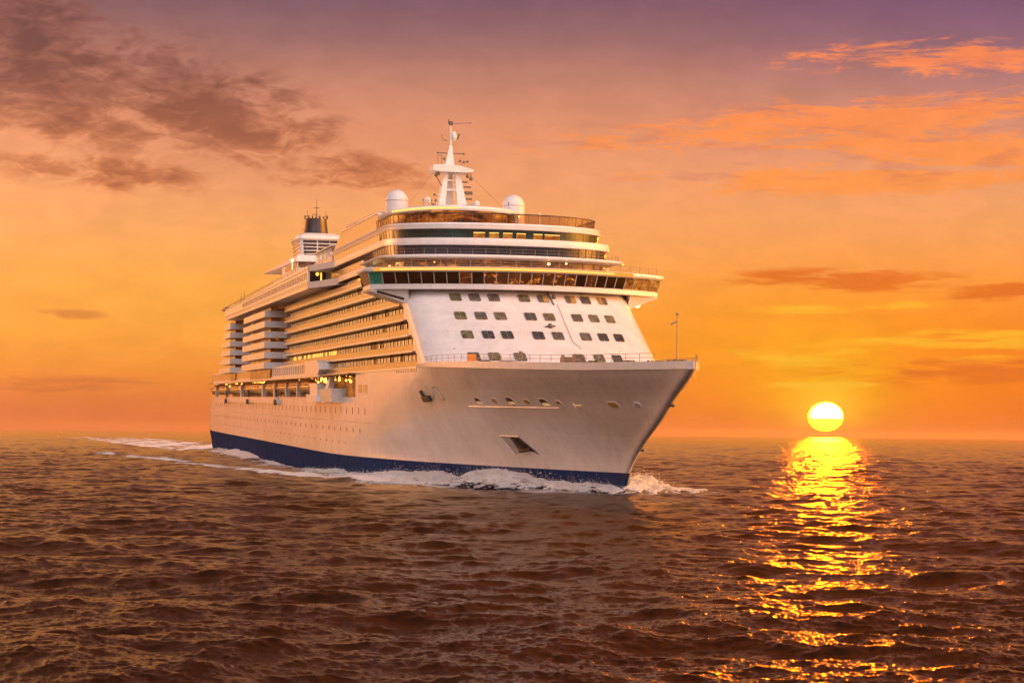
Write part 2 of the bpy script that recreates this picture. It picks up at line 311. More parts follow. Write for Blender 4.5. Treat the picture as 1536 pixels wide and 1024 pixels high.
# ------------------------------------------------------------------ mesh helpers (ship coordinates: u forward, v to starboard, w up)
W0 = 19.0
class MB:
    def __init__(s): s.v = []; s.f = []; s.m = []
    def add(s, verts, faces, mi=0):
        o = len(s.v); s.v += [tuple(map(float, p)) for p in verts]
        s.f += [tuple(i+o for i in f) for f in faces]; s.m += [mi]*len(faces)
        return s
    def box(s, a, b, mi=0):
        (x0, y0, z0), (x1, y1, z1) = a, b
        return s.hexa([(x0,y0,z0),(x1,y0,z0),(x1,y1,z0),(x0,y1,z0),(x0,y0,z1),(x1,y0,z1),(x1,y1,z1),(x0,y1,z1)], mi)
    def hexa(s, p, mi=0):
        return s.add(p, [(0,3,2,1),(4,5,6,7),(0,1,5,4),(1,2,6,5),(2,3,7,6),(3,0,4,7)], mi)
    def prism(s, poly, axis, a, b, mi=0):
        """poly: 2-D points in the two other axes, extruded along axis (0 u, 1 v, 2 w) from a to b"""
        def pt(p, t):
            q = list(p); q.insert(axis, t); return tuple(q)
        n = len(poly)
        return s.add([pt(p, a) for p in poly]+[pt(p, b) for p in poly],
                     [tuple(range(n))[::-1], tuple(range(n, 2*n))]+[(i, (i+1) % n, n+(i+1) % n, n+i) for i in range(n)], mi)
    def tube(s, a, b, r0, r1=None, n=8, mi=0):
        r1 = r0 if r1 is None else r1
        a = Vector(a); b = Vector(b); d = (b-a).normalized(); x = d.orthogonal().normalized(); y = d.cross(x)
        vs = [a+(x*math.cos(2*math.pi*i/n)+y*math.sin(2*math.pi*i/n))*r0 for i in range(n)]+[b+(x*math.cos(2*math.pi*i/n)+y*math.sin(2*math.pi*i/n))*r1 for i in range(n)]
        return s.add(vs, [(i, (i+1) % n, n+(i+1) % n, n+i) for i in range(n)]+[tuple(range(n))[::-1], tuple(range(n, 2*n))], mi)
    def lathe(s, c, prof, n=24, mi=0):
        c = Vector(c); vs = []; fs = []
        for r, h in prof:
            for i in range(n): vs.append(c+Vector((r*math.cos(2*math.pi*i/n), r*math.sin(2*math.pi*i/n), h)))
        for j in range(len(prof)-1):
            for i in range(n): fs.append((j*n+i, j*n+(i+1) % n, (j+1)*n+(i+1) % n, (j+1)*n+i))
        fs.append(tuple(range(n))[::-1]); fs.append(tuple((len(prof)-1)*n+i for i in range(n)))
        return s.add(vs, fs, mi)
    def ball(s, c, r, n=10, mi=0, sz=1.0):
        return s.lathe(c, [(max(0.01, r*math.cos(a)), r*sz*math.sin(a)) for a in [(-0.5+i/8)*math.pi for i in range(9)]], n, mi)
    def grid(s, P, mi=0, flip=False):
        """P: rows x cols x 3"""
        nr, nc = len(P), len(P[0])
        fs = []
        for i in range(nr-1):
            for j in range(nc-1):
                q = (i*nc+j, i*nc+j+1, (i+1)*nc+j+1, (i+1)*nc+j)
                fs.append(q[::-1] if flip else q)
        return s.add([p for r_ in P for p in r_], fs, mi)
    def build(s, name, mats, parent=None, smooth=None, raw=False):
        me = bpy.data.meshes.new(name)
        me.from_pydata(s.v if raw else [(x, -y, z+W0) for x, y, z in s.v], [], s.f)
        for m in ([mats] if isinstance(mats, str) else mats): me.materials.append(MATS[m])
        me.polygons.foreach_set('material_index', s.m)
        bm = bmesh.new(); bm.from_mesh(me); bmesh.ops.recalc_face_normals(bm, faces=bm.faces); bm.to_mesh(me); bm.free()
        if smooth:
            me.polygons.foreach_set('use_smooth', [True]*len(me.polygons)); me.set_sharp_from_angle(angle=R(smooth))
        me.update()
        o = bpy.data.objects.new(name, me); sc.collection.objects.link(o)
        if parent: o.parent = parent
        return o
def tag(o, label=None, cat=None, group=None, kind=None):
    for k_, v_ in (('label', label), ('category', cat), ('group', group), ('kind', kind)):
        if v_: o[k_] = v_
    return o

# ------------------------------------------------------------------ the ship
P0 = Vector((3.9034, 330.339, 19.5543))
ship = bpy.data.objects.new('cruise_ship', None); sc.collection.objects.link(ship)
ship.matrix_world = Matrix((F, -S, U)).transposed().to_4x4(); ship.location = P0 - U*W0
tag(ship, 'huge white cruise ship with navy waterline and tiers of balconies steaming through the sunset sea', 'cruise ship')
B = 20.2647
SW = [-27,-18.7,-17.03,-15.45,-13.87,-12.5,-10.5,-7.9,-4.7,-3.1,-1.3,1.2]
SX = [46,51.7,52.6,54.0,56.0,58.2,62.2,68.0,73.8,77.5,81.3,82.0]
def us(w): return np.interp(w, SW, SX)
def hb(u, w):
    """half breadth of the hull at u, w"""
    u = np.asarray(u, float); w = np.asarray(w, float)+0*u
    k = np.clip((w+15.5)/15.5, -.3, 1); k1 = np.clip(k, 0, 1)
    u0 = -80+82*k1; p = 2.05-.32*k1; s = us(w); t = np.clip((u-u0)/(s-u0), 0, 1)
    b = B*(1-t**p); r = .15+.25*k1
    x_ = np.maximum(s-u, 0); b = (np.maximum(b, 0)**3+(np.sqrt(2*r*x_)*np.exp(-x_/5))**3)**(1/3)
    st = np.clip((-330-u)/75, 0, 1); return b*(1-.03*st**2)
def wk(u): return np.interp(u, [0,10,20,30,40,50,60,82], [0,-.07,-.28,-.5,-.71,-.9,-1.05,-1.06])     # knuckle under the bulwark
def wp(u): return np.interp(u, [-400,-100,54], [-17.2,-17.1,-15.5])                                   # top of the navy paint
def hull_pt(t, w, sg):
    """t 0..1 from the transom to the stem along level w"""
    ut = np.interp(w, [-26,-21,-17,-6,0], [-386,-393,-405,-404,-402])
    u = ut+(us(w)-ut)*t; return (u, sg*float(hb(u, w)), w)

def build_hull():
    mb = MB()
    ts = np.unique(np.concatenate([np.linspace(0, .82, 40), np.linspace(.82, .985, 70), 1-.015*np.linspace(1, 0, 16)**2]))
    lev = [('a', x) for x in (-26,-23,-20.5,-18.8)]+[('p', 0), ('p', .33), ('p', .66), ('p', 1)]
    for sg in (1, -1):
        rows = []
        def level(fn):
            row = []
            for t in ts:
                w = fn(-400+(482*t)) if callable(fn) else fn
                for _ in range(3):
                    u = hull_pt(t, w, 1)[0]; w = fn(u) if callable(fn) else fn
                row.append(hull_pt(t, float(w), sg))
            return row
        lo = [level(x) for x in (-26., -23., -20.5, -18.8)]+[level(lambda u: wp(u))]
        top = lambda u: wk(u) if u > -65 else -5.0
        hi = [level(lambda u, q=q: wp(u)+(-5.0-wp(u))*q) for q in np.linspace(0, 1, 9)]
        hi2 = [level(lambda u, q=q: -5.0+(wk(u)+5.0)*q) for q in np.linspace(0, 1, 6)]
        mb.grid(lo, 1); mb.grid(hi, 0)
        # above -5 the plating runs only forward of the boat recess
        j0 = next(i for i, t in enumerate(ts) if hull_pt(t, -2, 1)[0] > -65)
        for row in hi2:
            row[j0] = (-65.2, sg*B, row[j0][2])
        mb.grid([r_[j0:] for r_ in hi2], 0)
        # aft of the recess the plating rises to the promenade level again
        j1 = next(i for i, t in enumerate(ts) if hull_pt(t, -2, 1)[0] > -380)
        # transom half
        tr = [(r_[0][0], v, r_[0][2]) for r_ in lo+hi[1:] for v in (r_[0][1], 0.0)]
        n = len(lo+hi[1:])
        mb.add(tr, [(2*i, 2*i+1, 2*i+3, 2*i+2) for i in range(n-1)], 0)
    h = mb.build('hull', ['hull_white', 'boot'], ship, smooth=35)
    bm = bmesh.new(); bm.from_mesh(h.data); bmesh.ops.remove_doubles(bm, verts=bm.verts, dist=0.02)
    bmesh.ops.recalc_face_normals(bm, faces=bm.faces); bm.to_mesh(h.data); bm.free()
    # bulwark above the knuckle, leaning slightly out, with a cap rail
    us_ = np.concatenate([np.linspace(0.0, 70, 36), np.linspace(70.5, 82.2, 30)])
    b2 = MB()
    for sg in (1, -1):
        rr = [[], [], [], []]
        for u in us_:
            v0 = float(hb(min(u, 81.3), -1.0)) if u > 60 else float(hb(u, wk(u)))
            if u > 80.6: v0 = max(0.0, v0*(82.2-u)/1.6)
            k0 = wk(u)
            hgt = np.interp(u, [0, 20, 82], [0.55, 1.0, 1.05])
            for i, (o_, dz) in enumerate(((0.10, 0.0), (0.22, hgt), (-0.12, hgt+0.02), (-0.18, 0.0))):
                rr[i].append((u+(o_ if u > 80 else 0)*1.2, sg*max(v0+o_*(1 if u < 80 else .3), 0.0), k0+dz))
        b2.grid(rr); b2.grid([rr[3], rr[0]])
    b2.build('bulwark', 'trim', ship, smooth=40)
    d = MB(); us2 = np.linspace(-2, 81, 40)
    d.grid([[(u, float(hb(u, -1.0))-.15, wk(u)-.05) for u in us2], [(u, 0, wk(u)+.15) for u in us2], [(u, -float(hb(u, -1.0))+.15, wk(u)-.05) for u in us2]])
    d.build('foredeck', 'deckwood', ship)
    return h
hull = build_hull()

def plate(mb, c, t1, t2, n, w, h, d=0.06, r=0.2, mi=0, skew=0.0):
    """rounded plate centred at c in the plane t1 (width) x t2 (height), standing d proud along n"""
    c, t1, t2, n = Vector(c), Vector(t1).normalized(), Vector(t2).normalized(), Vector(n).normalized()
    pts = []
    for cx, cy, a0 in ((w/2-r, h/2-r, 0), (-w/2+r, h/2-r, 90), (-w/2+r, -h/2+r, 180), (w/2-r, -h/2+r, 270)):
        for a in (0, 45, 90): pts.append((cx+r*math.cos(R(a0+a)), cy+r*math.sin(R(a0+a))))
    k_ = len(pts); f = lambda p, q: tuple(c+t1*(p[0]+skew*p[1])+t2*p[1]+n*q)
    mb.add([f(p, -0.05) for p in pts]+[f(p, d) for p in pts], [tuple(range(k_, 2*k_))]+[(i, (i+1) % k_, k_+(i+1) % k_, k_+i) for i in range(k_)], mi)
    return mb
def hull_frame(u, w, sg=1):
    e = 0.2
    p = Vector((u, sg*float(hb(u, w)), w))
    tu = Vector((u+e, sg*float(hb(u+e, w)), w))-p; tw = Vector((u, sg*float(hb(u, w+e)), w+e))-p
    tu.normalize(); tw.normalize(); n = tu.cross(tw)
    if n.y*sg < 0: n = -n
    n.normalize(); return p, tu, tw, n

# --- portholes: three rows along the side
def portholes():
    us1 = []; u = -53.3
    while u > -384: us1.append(u); u -= 7.6
    for u in us1[:44]:
        p, a, b, n = hull_frame(u, -7.75); m = MB(); plate(m, p, a, b, n, 0.62, 1.45, 0.03, 0.25); m.build('porthole', 'dark_glass', hull)
    u = -59.0
    for i in range(36):
        p, a, b, n = hull_frame(u, -11.6); m = MB(); plate(m, p, a, b, n, 0.55, 0.95, 0.03, 0.22); m.build('porthole', 'dark_glass', hull); u -= 8.3 if i < 5 else 9.3
    m = MB()
    for i in range(34):
        p, a, b, n = hull_frame(-77-9.1*i, -14.4); plate(m, p, a, b, n, 0.5, 0.5, 0.03, 0.2)
    for i in range(2): pass
    o = m.build('porthole', 'dark_glass', hull); o['kind'] = 'stuff'
portholes()
for uc_ in (-59.3, -52.9):
    p, a, b, n = hull_frame(uc_, -3.35); m = MB(); plate(m, p, a, b, n, 5.0, 2.0, 0.05, 0.25, 0); plate(m, p, a, b, n, 4.4, 1.65, 0.08, 0.2, 1)
    m.build('hull_window', ['trim', 'amber_glass'], hull)
# rubbing strake
m = MB()
rows = [[(u, float(hb(u, -9.95))+o_, -9.95+dz-0.0*u) for u in np.linspace(-403, -45, 60)] for o_, dz in ((-.05, -.14), (.03, -.12), (.03, .12), (-.05, .14))]
m.grid(rows); m.build('rubbing_strake', 'grey', hull)
# --- mooring ports on the bow flare
def bow_port(u, w, wd, ht, lit, tilt=0.55):
    p, a, b, n = hull_frame(u, w); t2 = (b-a*tilt).normalized()
    f = MB(); plate(f, p, a, t2, n, wd+.35, ht+.35, 0.05, min(wd, ht)*.45, 0); o = f.build('mooring_port', 'trim', hull)
    g = MB(); plate(g, p, a, t2, n, wd, ht, 0.09, min(wd, ht)*.42, 0)
    if not lit: plate(g, p-t2*ht*.22, a, t2, n, wd*.9, ht*.4, 0.12, min(wd, ht)*.18, 1)
    g.build('mooring_port', ['amber_glass'] if lit else ['dark', 'curtain'], hull)
for u, w, wd, ht, lit in ((21.9,-5.5,1.9,1.5,0),(27.7,-5.4,1.5,.9,1),(33,-5.45,2.2,1.6,0),(38,-5.5,1.5,.9,1),(42.9,-5.6,2.0,1.6,0),(46.7,-5.55,1.2,.6,1),(60,-5.8,2.2,1.0,1)):
    bow_port(u, w, wd, ht, lit)
p, a, b, n = hull_frame(65.3, -5.85); m = MB(); plate(m, p, a, b, n, 1.9, 1.1, .06, .5, 0); plate(m, p, a, b, n, 1.2, .7, .1, .3, 1); m.build('bow_emblem', ['trim', 'grey'], hull)
p, a, b, n = hull_frame(51.3, -6.0); m = MB(); plate(m, p, a, b, n, 2.0, .18, .08, .08); plate(m, p-a*.9, a, b, n, .2, .9, .08, .08); m.build('hull_handrail', 'curtain', hull)
m = MB(); m.grid([[(u, float(hb(u, -6.35))+o_, -6.35+dz) for u in np.linspace(17, 46, 24)] for o_, dz in ((-.05, -.1), (.09, -.08), (.09, .05), (-.05, .1))]); m.build('mooring_ledge', 'trim', hull)
# shell doors with the dark fitting near the shoulder
for u, w, wd, ht in ((3.0, -4.0, 1.7, 2.6), (7.0, -4.3, 2.4, 3.0)):
    p, a, b, n = hull_frame(u, w); t2 = (b-a*.45).normalized(); m = MB(); plate(m, p, a, t2, n, wd, ht, .05, .6, 0); plate(m, p+a*.15, a, t2, n, wd*.55, ht*.8, .09, .4, 1); m.build('shell_recess', ['grey', 'trim'], hull)
p, a, b, n = hull_frame(0.3, -5.1); m = MB(); plate(m, p, a, b, n, 4.0, 1.0, .5, .45); plate(m, p-a*1.5+b*.7, a, (b-a*.5), n, .7, 1.7, .4, .3); m.build('fairlead', 'dark', hull)
# anchor pocket: a recess with one pale wall and one dark, the anchor in it
def hp(u, w, o_=0.0):
    p, a, b, n = hull_frame(u, w); return tuple(p+n*o_)
m = MB(); q = [(22.2,-10.95),(25.0,-11.0),(27.9,-11.0),(28.6,-13.6),(26.7,-13.2),(23.7,-13.75)]
m.add([hp(*q[0], .06), hp(*q[1], .06), hp(*q[5], .06), hp(25.6, -13.4, .06)], [(0,1,3,2)], 0)
m.add([hp(25.0,-11.0,.06), hp(28.0,-11.0,.06), hp(31.6,-13.65,.06), hp(30.2,-13.2,.06), hp(27.4,-12.9,.06), hp(25.6,-13.4,.06)], [(0,1,2,3,4,5)], 1)
fr = [hp(22.0,-10.85,.12), hp(28.1,-10.85,.12)]
m.tube(fr[0], fr[1], .09, mi=2); m.tube(hp(22.0,-10.85,.1), hp(23.6,-13.8,.1), .09, mi=2)
m.build('anchor_recess', ['grey', 'dark', 'trim'], hull)
m = MB(); c0, c1 = Vector(hp(26.4,-11.3,.35)), Vector(hp(28.2,-12.9,.4))
m.tube(c0, c1, .2); m.tube(c1+Vector((-1.2,.5,-.1)), c1+Vector((1.3,-.5,.25)), .28); m.tube(c1+Vector((-1.2,.5,-.1)), c1+Vector((-1.3,.5,.8)), .22, .08); m.tube(c1+Vector((1.3,-.5,.25)), c1+Vector((1.2,-.4,1.1)), .22, .08)
m.build('anchor', 'dark', hull)
for u in (26.7, 29.7, 32.7):
    p, a, b, n = hull_frame(u, -16.7); m = MB(); plate(m, p, a, b, n, .9, .9, .03, .25); plate(m, p, a, b, n, .45, .45, .05, .2, 1); m.build('thruster_mark', ['grey', 'boot'], hull)
m = MB()
for i in range(9):
    u = -20+i*2.3; p, a, b, n = hull_frame(u, -.62); wd = random.uniform(.8, 1.5)
    plate(m, p, a, b, n, wd, .16, .03, .05); plate(m, p+a*random.uniform(-.4, .4)+b*.2, a, b, n, .22, .45, .03, .08)
m.build('name_lettering', 'dark', hull)
for u, w in ((71.6, -5.9), (58.6, -12.2)):
    m = MB(); m.tube((u-.6, -.3, w), (u+.35, -.5, w+.1), .10); m.ball((u+.4, -.5, w+.12), .24); m.build('stem_fitting', 'pipe_grey', hull)

# --- boat recess along the side
rec = MB()
rec.box((-382, 13.0, -5.1), (-65, 13.6, -.3), 0)
rec.box((-382, 13.6, -5.3), (-65, 20.0, -5.06), 1); rec.box((-385, 13.0, -.42), (-65, 21.9, -.2), 2)
rec.box((-65.2, 13, -5.1), (-65.0, 20.2, -.4), 3)
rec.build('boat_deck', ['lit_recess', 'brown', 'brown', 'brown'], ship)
m = MB(); m.box((-328, 20.2, -6.65), (-192, 20.75, -5.0)); m.build('fender_ledge', 'white', ship)
for u in (-330, -262, -193):
    m = MB(); m.tube((u, 20.5, -6.4), (u, 21.4, -6.4), .75, n=12); m.tube((u, 20.4, -6.4), (u, 20.8, -3), .3); m.build('fairlead', 'pipe_grey', ship)
m = MB(); m.box((-380, -20, -5.2), (-64, 13.0, -.2)); m.box((-384, -19.4, -.25), (-330, 20.0, -.15)); m.build('hull_core', 'white', ship)
# davit frames
for u in (-374, -336, -289, -229.5, -202, -177, -155):
    m = MB(); wd = 2.2 if u in (-289., -229.5, -202) else 1.3
    m.box((u-wd/2, 19.3, -5.05), (u+wd/2, 20.3, -1.4)); m.prism([(19.2, -1.5), (20.3, -1.5), (19.0, -.45), (16.5, -.45)], 0, u-wd/2, u+wd/2); m.build('davit', 'white', ship)
random.seed(3)
for i in range(84):
    u = -372+i*3.63+random.uniform(-2, 2)
    if random.random() < .08: continue
    m = MB(); v = random.uniform(15, 19.5); r_ = random.uniform(.16, .34)
    m.ball((u, v, -.42-r_-random.uniform(0, .9)), r_, 8); m.tube((u, v, -.42), (u, v, -.6), .05, n=5); m.build('deck_lamp', 'warm_lamp', ship)
# pale box-shaped boat station hanging outside the recess
m = MB(); m.prism([(-118.6,-4.6),(-107.6,-4.6),(-107.0,-2.6),(-108.6,-1.9),(-117.6,-1.9),(-119.0,-2.8)], 1, 19.6, 22.0); m.prism([(-121,-6.0),(-105.4,-6.0),(-105.8,-4.6),(-121,-4.4)], 1, 19.4, 22.6)
m.build('boat_station', 'trim', ship)
m = MB(); m.hexa([(-98,19.6,-6.1),(-82,19.6,-6.1),(-82,22.4,-6.1),(-98,22.4,-6.1),(-99,19.6,-3.4),(-81.2,19.6,-3.2),(-81.2,22.8,-3.2),(-99,22.8,-3.4)]); m.box((-97,22.42,-4.6),(-84,22.7,-4.45)); m.build('boat_station', 'trim', ship)
m = MB(); m.hexa([(-106,20.0,-6.2),(-99,20.0,-6.2),(-99,21.6,-6.2),(-106,21.6,-6.2),(-100.5,19.4,-.5),(-98,19.4,-.5),(-98,20.4,-.5),(-100.5,20.4,-.5)]); m.build('davit', 'white', ship)
# promenade band over the recess, glazed
m = MB(); m.box((-362, 19.5, -.62), (-104, 22.3, -.18), 0); m.box((-362, 21.6, -.18), (-104, 22.2, .35), 0); m.box((-362, 21.3, 2.35), (-104, 22.25, 2.75), 0); m.box((-362, 18, -.18), (-104, 21.2, 2.3), 1)
m.prism([(-125,-.2),(-104,-.2),(-102.5,1.0),(-103,2.4),(-106,3.1),(-125,3.1)], 1, 19, 22.4, 0); band_ = m.build('promenade_band', ['white', 'parapet'], ship)
m = MB(); m.box((-320, 22.0, .35), (-126, 22.12, 2.35)); m.build('glass_screen', 'amber_glass', band_)
m = MB(); m.box((-362, 22.0, .35), (-320, 22.12, 2.35)); m.build('screen_panel', 'parapet', band_)
m = MB()
for i in range(22):
    u = -218+i*4.1; m.box((u, 22.12, .3), (u+.55, 22.28, 2.36))
m.box((-219, 22.12, 2.26), (-130, 22.26, 2.36)); m.build('mullion', 'trim', band_)

# --- superstructure front: raked, bowed white wall
def uF(v, w):
    a = abs(v); s_ = 10*(v/26)**2
    if a > 17: s_ += 3.3*(1-math.sqrt(max(0, 1-((a-17)/3.27)**2)))
    return 14-1.55*w-s_
vs_ = np.concatenate([np.linspace(-B, -17, 12), np.linspace(-16, 16, 30), np.linspace(17, B, 12)])
m = MB(); m.grid([[(uF(v, w), v, w) for v in vs_] for w in np.linspace(.12, 13.9, 10)], 0)
UE = [-26.0, -21.0, -17.0, -13.6, -8.9, -4.4, -0.7]     # forward ends of the balcony rows, top row first
for i in range(7):
    wa = 2.8*(6-i); wb_ = wa+2.8; ue = UE[i]
    pts = [(uF(B, wa), wa), (uF(B, min(wb_, 13.9)), wb_), (ue-1.6, wb_), (ue-1.5, wb_-.3), (ue-.5, wb_-.55), (ue-.1, wb_-1.1), (ue, wb_-1.7), (ue-.15, wa+.6), (ue-.9, wa)]
    if i < 2: pts = [(ue-10, wa), (max(uF(B, min(wa, 13.9)), ue), wa), (max(uF(B, 13.9), ue), wb_), (ue-10, wb_)]; continue
    m.prism(pts, 1, B-1.6, B, 0)
for i in range(1):
    m.prism([(uF(B, 0)-1, -.1), (uF(B, 13.9), 13.9), (-40, 13.9), (-40, -.1)], 1, -B, -B+.4, 0)
front = m.build('superstructure_front', 'white', ship, smooth=30)
for w, vs in ((12.2, (12.5,9.4,6.2,1.0,-2.4,-7.5,-10.4,-13.8)), (8.85, (12.7,9.4,6.2,1.1,-2.2,-7.3,-10.5,-13.7)), (5.5, (12.6,9.3,6.2,1.0,-2.4,-7.4,-10.7,-13.8)), (1.75, (12.7,9.5,5.4,-4.5,-8.2,-11.6))):
    for v in vs:
        c = Vector((uF(v, w), v, w)); t1 = Vector((uF(v+.3, w), v+.3, w))-c; t2 = Vector((uF(v, w+.3), v, w+.3))-c; n = t1.cross(t2)
        if n.x < 0: n = -n
        t1.normalize(); t2.normalize()
        f = MB(); plate(f, c, t1, t2, n, 2.05, 2.6, .05, .4); o = f.build('cabin_window', 'rail', front)
        g = MB()
        mm = random.choice(('window_grey', 'window_grey', 'window_olive', 'window_dusk'))
        for d_ in (-.48, .48): plate(g, c+t1*d_, t1, t2, n, .90, 2.4, .09, .25, 0 if (v > 5 or w < 11) else random.choice((0, 1)))
        g.build('cabin_window', [mm, 'amber_glass'], front)
# pipes, lamp and fittings on the wall
def on_front(v, w, o_=.15): return Vector((uF(v, w)+o_, v, w))
m = MB(); m.tube(on_front(-4.6, 11.2), on_front(-4.6, 4.6), .045); m.tube(on_front(-4.6, 4.6), on_front(-5.6, 3.4), .045); m.build('drain_pipe', 'rail', front)
m = MB(); m.tube(on_front(-3.9, 11.2, .3), on_front(-3.6, 13.2, .3), .13); m.ball(on_front(-4.4, 12.6, .5), .42); m.ball(on_front(-3.6, 13.2, .3), .22); m.build('floodlight', 'pipe_grey', front)
m = MB(); c = on_front(-1.6, 7.2, .3); m.ball(c, .5); m.tube(c+Vector((0,-.9,.1)), c+Vector((0,.9,-.1)), .12); m.build('floodlight', 'pipe_grey', front)
m = MB(); m.tube(on_front(15.5, 3.1, .12), on_front(-13, 3.1, .12), .06); m.build('wall_conduit', 'rail', front)

# --- core of the accommodation
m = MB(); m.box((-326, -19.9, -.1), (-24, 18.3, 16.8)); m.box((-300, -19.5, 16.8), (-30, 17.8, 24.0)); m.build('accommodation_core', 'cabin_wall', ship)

# --- balcony rows
door_count = 0; rest = MB()
for i in range(7):
    wa = 2.8*(6-i); ue = UE[i]; ua = -181.0
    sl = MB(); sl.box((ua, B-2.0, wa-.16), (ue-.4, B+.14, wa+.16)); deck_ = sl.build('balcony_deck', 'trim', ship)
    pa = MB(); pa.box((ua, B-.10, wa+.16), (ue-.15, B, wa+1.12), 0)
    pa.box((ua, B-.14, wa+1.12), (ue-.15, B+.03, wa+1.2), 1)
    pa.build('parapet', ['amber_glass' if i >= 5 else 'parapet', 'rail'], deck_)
    u = ue-2.4; k_ = 0; dv = MB(); dv.box((ua+.5, B-1.95, wa+2.40), (ue-1.2, B-1.80, wa+2.58))
    while u > ua+2:
        dv.box((u-1.72, B-2.0, wa+.16), (u-1.60, B-1.12, wa+2.62))
        tgt = MB() if (k_ < 14 and door_count < 98) else rest
        wl = MB() if tgt is not rest else rest
        tgt.box((u-1.25, B-1.40, wa+.2), (u+1.25, B-1.25, wa+2.25), 0)
        tgt.box((u-.10, B-1.25, wa+.2), (u+.10, B-1.20, wa+2.25), 1)
        if tgt is not rest: tgt.build('balcony_door', ['curtain' if random.random() < .75 else 'dark_glass', 'dark'], ship); door_count += 1
        u -= 3.55; k_ += 1
    dv.build('cabin_divider', 'parapet', deck_)
o = rest.build('balcony_door', ['curtain', 'dark'], ship); o['kind'] = 'stuff'
for k_ in range(26):
    u = -100-k_*2.9; 
    if random.random() < .35: continue
    m = MB(); m.box((u-.9, B-1.19, 3.9), (u+.9, B-1.16, 5.0)); m.build('lit_door', 'soft_lamp', ship)

# --- balcony towers near the stern
def tower(uf, ua, slope):
    core = MB(); core.box((ua+2, 16, 0), (uf-1.6, B+2.2, 18.6)); root = core.build('balcony_tower', 'lit_tower', ship)
    for j in range(6):
        wa = 2.55+j*2.68; ext = slope*(5-j)
        m = MB(); vo = B+4
        out = [(uf, 17.5), (uf, vo), (ua-ext, vo), (ua-ext, 17.5)]
        inn = [(uf-.25, 17.5), (uf-.25, vo-.25), (ua-ext+.25, vo-.25), (ua-ext+.25, 17.5)]
        n_ = 4
        for za, zb, A_ in ((wa-.15, wa+1.5, out),):
            vsx = [(x, y, za) for x, y in out]+[(x, y, zb) for x, y in out]+[(x, y, zb) for x, y in inn]+[(x, y, za+.2) for x, y in inn]
            fs = [(q, q+1, 4+q+1, 4+q) for q in range(3)]+[(4+q, 4+q+1, 8+q+1, 8+q) for q in range(3)]+[(8+q, 8+q+1, 12+q+1, 12+q) for q in range(3)]
            m.add(vsx, fs, 0)
        m.box((ua-ext+.2, 17.5, wa-.15), (uf-.2, vo-.2, wa+.05), 0)
        m.build('balcony', 'white', root)
    return root
tower(-190.5, -243, 1.0); tower(-283, -302, 3.5)

# --- overhanging top decks aft
VO = B+4
m = MB()
m.hexa([(-300,16,19.0),(-107,16,18.7),(-107,VO,18.7),(-300,VO,19.0),(-300,16,22.4),(-107,16,23.8),(-107,VO,23.8),(-300,VO,22.4)], 0)
m.build('overhang_block', 'white', ship)
blk = bpy.data.objects['overhang_block']
for dz, hh in ((.95, .07), (1.45, .07), (4.35, .10)):
    m = MB(); m.hexa([(-299,VO,19.0+dz*.72),(-108,VO,18.7+dz),(-108,VO+.1,18.7+dz),(-299,VO+.1,19.0+dz*.72),(-299,VO,19.0+dz*.72+hh),(-108,VO,18.7+dz+hh),(-108,VO+.1,18.7+dz+hh),(-299,VO+.1,19.0+dz*.72+hh)]); m.build('groove_trim', 'grey', blk)
m = MB()
for i in range(46):
    u = -110-i*3.0; f_ = (u+107)/-193; z0 = 20.9-.35*f_; z1 = 22.4-.75*f_; m.box((u-1.35, VO, z0), (u-.35, VO+.07, z1))
m.build('louvre', 'cabin_wall', blk)
m = MB(); m.box((-108, 18.5, 18.7), (-106.4, VO, 20.2), 0); m.box((-108, 18.5, 22.5), (-106.4, VO, 23.8), 0); m.box((-106.95, 20.5, 20.2), (-106.6, VO-.25, 22.5), 1); m.box((-107.6, VO-.25, 20.2), (-106.4, VO, 22.5), 0)
m.prism([(-106.4,B-1),(-106.4,VO),(-103.5,VO-1),(-90,B+.1),(-90,B-1)], 2, 18.75, 20.15, 0); m.prism([(-106.4,B-1),(-106.4,VO),(-104,VO-.6),(-88,B+.1),(-88,B-1)], 2, 22.45, 23.75, 0)
m.build('overhang_front', ['matte_white', 'dark_glass'], blk)
m = MB(); m.box((-106.5, 21.4, 20.3), (-106.2, 21.7, 22.2)); m.ball((-106.2, 22.4, 21.9), .4); m.build('deck_lamp', 'soft_lamp', blk)
# side bands between the overhang and the front tiers
m = MB(); m.box((-181, B-1.2, 17.0), (-30, B-1.0, 19.2)); m.build('side_glazing', 'smoke_glass', ship)
m = MB(); m.box((-106, B-.25, 19.2), (-60, B+.1, 20.3), 0); m.box((-104, B-.3, 20.3), (-58, B-.05, 21.75), 1); m.prism([(-60,19.2),(-55,20.0),(-56,21.0),(-58,21.75),(-60,21.75)], 1, B-.3, B, 0); m.build('side_parapet', ['white', 'parapet'], ship)
for k_ in range(3):
    m = MB(); m.box((-66-k_*1.7, B-.99, 18.2), (-65-k_*1.7, B-.9, 18.7)); m.build('deck_lamp', 'soft_lamp', ship)

